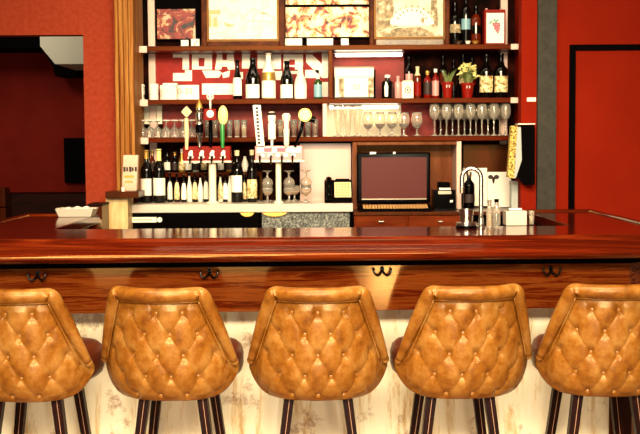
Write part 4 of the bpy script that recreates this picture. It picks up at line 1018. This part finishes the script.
# things on the dark worktop behind
zc2 = ZC2
YJ = YC+.14
bottle(469, 172, 11, YJ, zc2, 'spirit', M['gloss'], 'black bottle seen through the arch of the chrome faucet', (.2, .42), M['ink'], M['steel'], .12)
for x0, y0, x1, y1, l in ((463.5, 168, 487, 206, 'white notice behind the chrome faucet'), (487.5, 172, 511, 207, 'white notice with a dark drop mark right of the faucet')):
    bm = B(); pxbox(bm, x0, y0, x1, y1, YB-.112, YB-.1015); n = empty('notice', (AX((x0+x1)/2, YB-.11, 190), YB-.11, 0), l, 'notice', 'white notices on the dark panel')
    for v in bm.verts: v.co.x -= n.location.x; v.co.y -= YB-.11
    obj('sheet', bm, M['paper'], n)
    if x0 > 480:
        m_ = B(); c1 = at(493.5, 177, YB-.113); cx = c1.x-n.location.x
        ball(m_, (cx-.018, -.003, c1.z), .017, 1, .1, .8, 10, 6); ball(m_, (cx+.018, -.003, c1.z), .017, 1, .1, .8, 10, 6); tube(m_, [(cx, -.003, c1.z), (cx, -.003, c1.z-.04)], [.012, .004], 8)
        obj('mark', m_, M['ink'], n)
# glass jars on the bar back edge
YV = 4.88
def jar(px, wpx, ytop, label, fill, lid):
    R = wpx/2*YV/F; H = AZ(ytop, YV, px)-ZT; e = empty('glass_jar', (AX(px, YV, 215), YV, ZT), label, 'jar')
    obj('glass', lathe(B(), shell([(0, 0), (R*.9, 0), (R, .01), (R, H*.6), (R*.6, H*.78), (R*.55, H*.88)], .002), 18), M['glass'], e, smooth='auto')
    obj('filling', lathe(B(), [(0, .006), (R*.82, .006), (R*.82, H*.5), (0, H*.5)], 16), fill, e); obj('lid', lathe(B(), [(0, H*.885), (R*.62, H*.885), (R*.62, H), (0, H)], 16), lid, e, smooth='auto')
jar(489.5, 6.5, 200, 'small clear jar right beside the faucet', mat('gold_filling', '#b08a3c', .4), M['steel'])
jar(496.5, 7.5, 199, 'small jar with dark top, second right of the faucet', M['brownglass'], M['black'])
e, W, H = stand('napkin_box', 506, 211, 527, 228, 4.99, .09, M['white'], 'white napkin holder box at the right of the bar back edge', 'box', z=ZT, bev=.003)
obj('slot', box(B(), -W*.7, W*.7, .02, .06, H, H+.002), M['ink'], e); obj('napkins', box(B(), -W*.6, W*.6, .026, .054, H+.002, H+.010), M['paper'], e)
YX = 5.06
bm = B(); e = empty('tumbler', (AX(531.5, YX, 222), YX, ZT), 'small clear tumbler beside the white napkin box', 'glass')
obj('body', lathe(B(), shell([(0, 0), (.011, 0), (.0125, .03), (.014, .062)], .0018), 16), M['glass'], e, smooth='auto'); obj('filling', lathe(B(), [(0, .004), (.0085, .004), (.010, .04), (0, .04)], 14), M['palebottle'], e)
# grey box on the dark worktop + papers hanging at the end of the shelves
e, W, H = stand('tin_canister', 511.5, 182, 518, 206, YC+.16, .07, M['greypage'], 'grey canister under the hanging newspapers', 'canister', z=zc2)
obj('lid', box(B(), -W-.002, W+.002, -.002, .072, H-.02, H+.004), M['softgrey'], e)
YN = YW-.10
nw = empty('newspaper_holder', (AX(520, YN, 150), YN, AZ(185, YN, 520)), 'black wall holder with a folded yellow newspaper hanging by the shelves', 'holder')
X0, Z0 = nw.location.x, nw.location.z; q = lambda px, py: (at(px, py, YN).x-X0, at(px, py, YN).z-Z0)
bm = prism(B(), [q(517.5, 126), q(535, 125), q(535, 185), q(526, 185), q(519, 177), q(512, 179)], 0, .095); obj('rack', bm, M['black'], nw, bev=.003)
bm = prism(B(), [q(510.5, 126), q(517, 125.5), q(513.5, 178.5), q(507, 177)], -.02, .03); obj('newspaper', bm, M['news'], nw, bev=.002)
bm = prism(B(), [q(517.2, 127), q(520.5, 127), q(521.5, 160), q(515.5, 178), q(513.7, 178)], -.012, .03); obj('grey_page', bm, M['greypage'], nw)
bm = B(); x, z = q(526, 124.5); box(bm, x-.045, x+.052, 0, .0945, z, z+.006); obj('clip', bm, M['paper'], nw)
bm = B(); pxbox(bm, 527, 97.5, 536, 101.5, YW-.006, YW); tag(obj('wall_plate', bm, M['paper'], bev=.001), 'small white plate on the red wall right of the middle shelf', 'plate')

# ================================================================ LEFT SIDE THINGS
YU = 5.84
e = empty('napkin_tub', (AX(77, YU, 210), YU, ZT+.0008), 'white plastic tub on the left wing of the bar', 'tub')
W = 19*YU/F; ww = .07; H = .042
bm = B()
def ringbox(bm, s, z): return [bm.verts.new((a*W*s, b*ww*s, z)) for a, b in ((-1, -1), (1, -1), (1, 1), (-1, 1))]
rs = [ringbox(bm, .84, 0), ringbox(bm, 1, H), ringbox(bm, .95, H), ringbox(bm, .80, .005)]
for a, b in zip(rs, rs[1:]):
    for i in range(4): bm.faces.new((a[i], a[(i+1)%4], b[(i+1)%4], b[i]))
bm.faces.new(rs[0]); bm.faces.new(rs[-1]); obj('tub', bm, M['white'], e, bev=.002)
bm = B()
for s in (-1, 1): box(bm, s*W*.98-.006, s*W*.98+.006, -.03, .03, H-.004, H)
obj('rim_grip', bm, M['cream'], e)
for k, (dx, dy, dz) in enumerate(((-.045, -.012, .030), (.0, .014, .033), (.048, -.008, .034), (.02, -.03, .029))):
    bm = B(); tube(bm, [(-.004, -.035, 0), (0, -.02, .002), (0, .02, .002), (0, .035, 0)], [.012, .021, .021, .012], 12)
    r = tag(obj('rolled_napkin', bm, M['paper'], smooth='auto'), ['rolled white napkin at the left end of the white tub', 'rolled white napkin at the back of the white tub', 'rolled white napkin at the right end of the white tub', 'rolled white napkin at the front of the white tub'][k], 'napkin', 'rolled napkins in the white tub')
    r.location = (e.location.x+dx, e.location.y+dy*.5, ZT+dz-.004)
YD = 6.2
e, W, H = stand('side_cabinet', 88.5, 206, 102, 230, YD, .2, M['darkwood'], 'narrow dark wood cabinet between left bar wing and pale end panel', 'cabinet', z=0)
obj('top', box(B(), -W-.005, W+.005, -.008, .2, H, H+.012), M['carcass'], e, bev=.003)
obj('door', box(B(), -W*.8, W*.8, -.006, 0, .1, H-.03), M['darkwood'], e, bev=.003)
# printed packet on the ledge
YO = yk+.03
e = empty('coffee_packet', (AX(129, YO, 172), YO, zled), 'cream printed paper packet standing on the dark ledge by the pine post', 'packet')
X0 = e.location.x; q = lambda px, py: (at(px, py, YO).x-X0, at(px, py, YO).z-zled)
b0 = q(121.5, 190)[0]; b1 = q(136.5, 190)[0]; t0 = q(123, 155); t1 = q(138, 155)
obj('packet', prism(B(), [(b0, 0), (b1, 0), (t1[0], t1[1]), (t0[0], t0[1])], 0, .05), noisy(mat('packet_paper', '#d8b498', .5), [(.3, '#c89c7c'), (.7, '#e6cab0')], nscale=12), e, bev=.006)
bm = B(); 
for k, (w_, h_) in enumerate(((.012, .028), (.010, .024), (.014, .03), (.010, .022), (.012, .026))):
    x = q(123.5+k*2.8, 170)[0]; z = q(0, 170)[1]; box(bm, x, x+w_, -.001, 0, z-h_/2, z+h_/2)
obj('packet_lettering', bm, M['ink'], e)
bm = B(); a = q(124, 177); b = q(134, 174.5); box(bm, a[0], b[0], -.001, 0, a[1]-.006, b[1]-.004); a = q(125, 183); b = q(133, 181); box(bm, a[0], b[0], -.001, 0, a[1], b[1]); obj('packet_print', bm, M['goldfoil'], e)
e2 = empty('candle', (AX(123, yk-.01, 187), yk-.01, zled), 'tiny white candle in front of the packet on the ledge', 'candle')
obj('wax', lathe(B(), [(0, 0), (.009, 0), (.010, .024), (0, .022)], 14), M['paper'], e2, smooth='auto'); obj('wick', tube(B(), [(0, 0, .021), (.001, 0, .029)], .001, 5), M['ink'], e2)
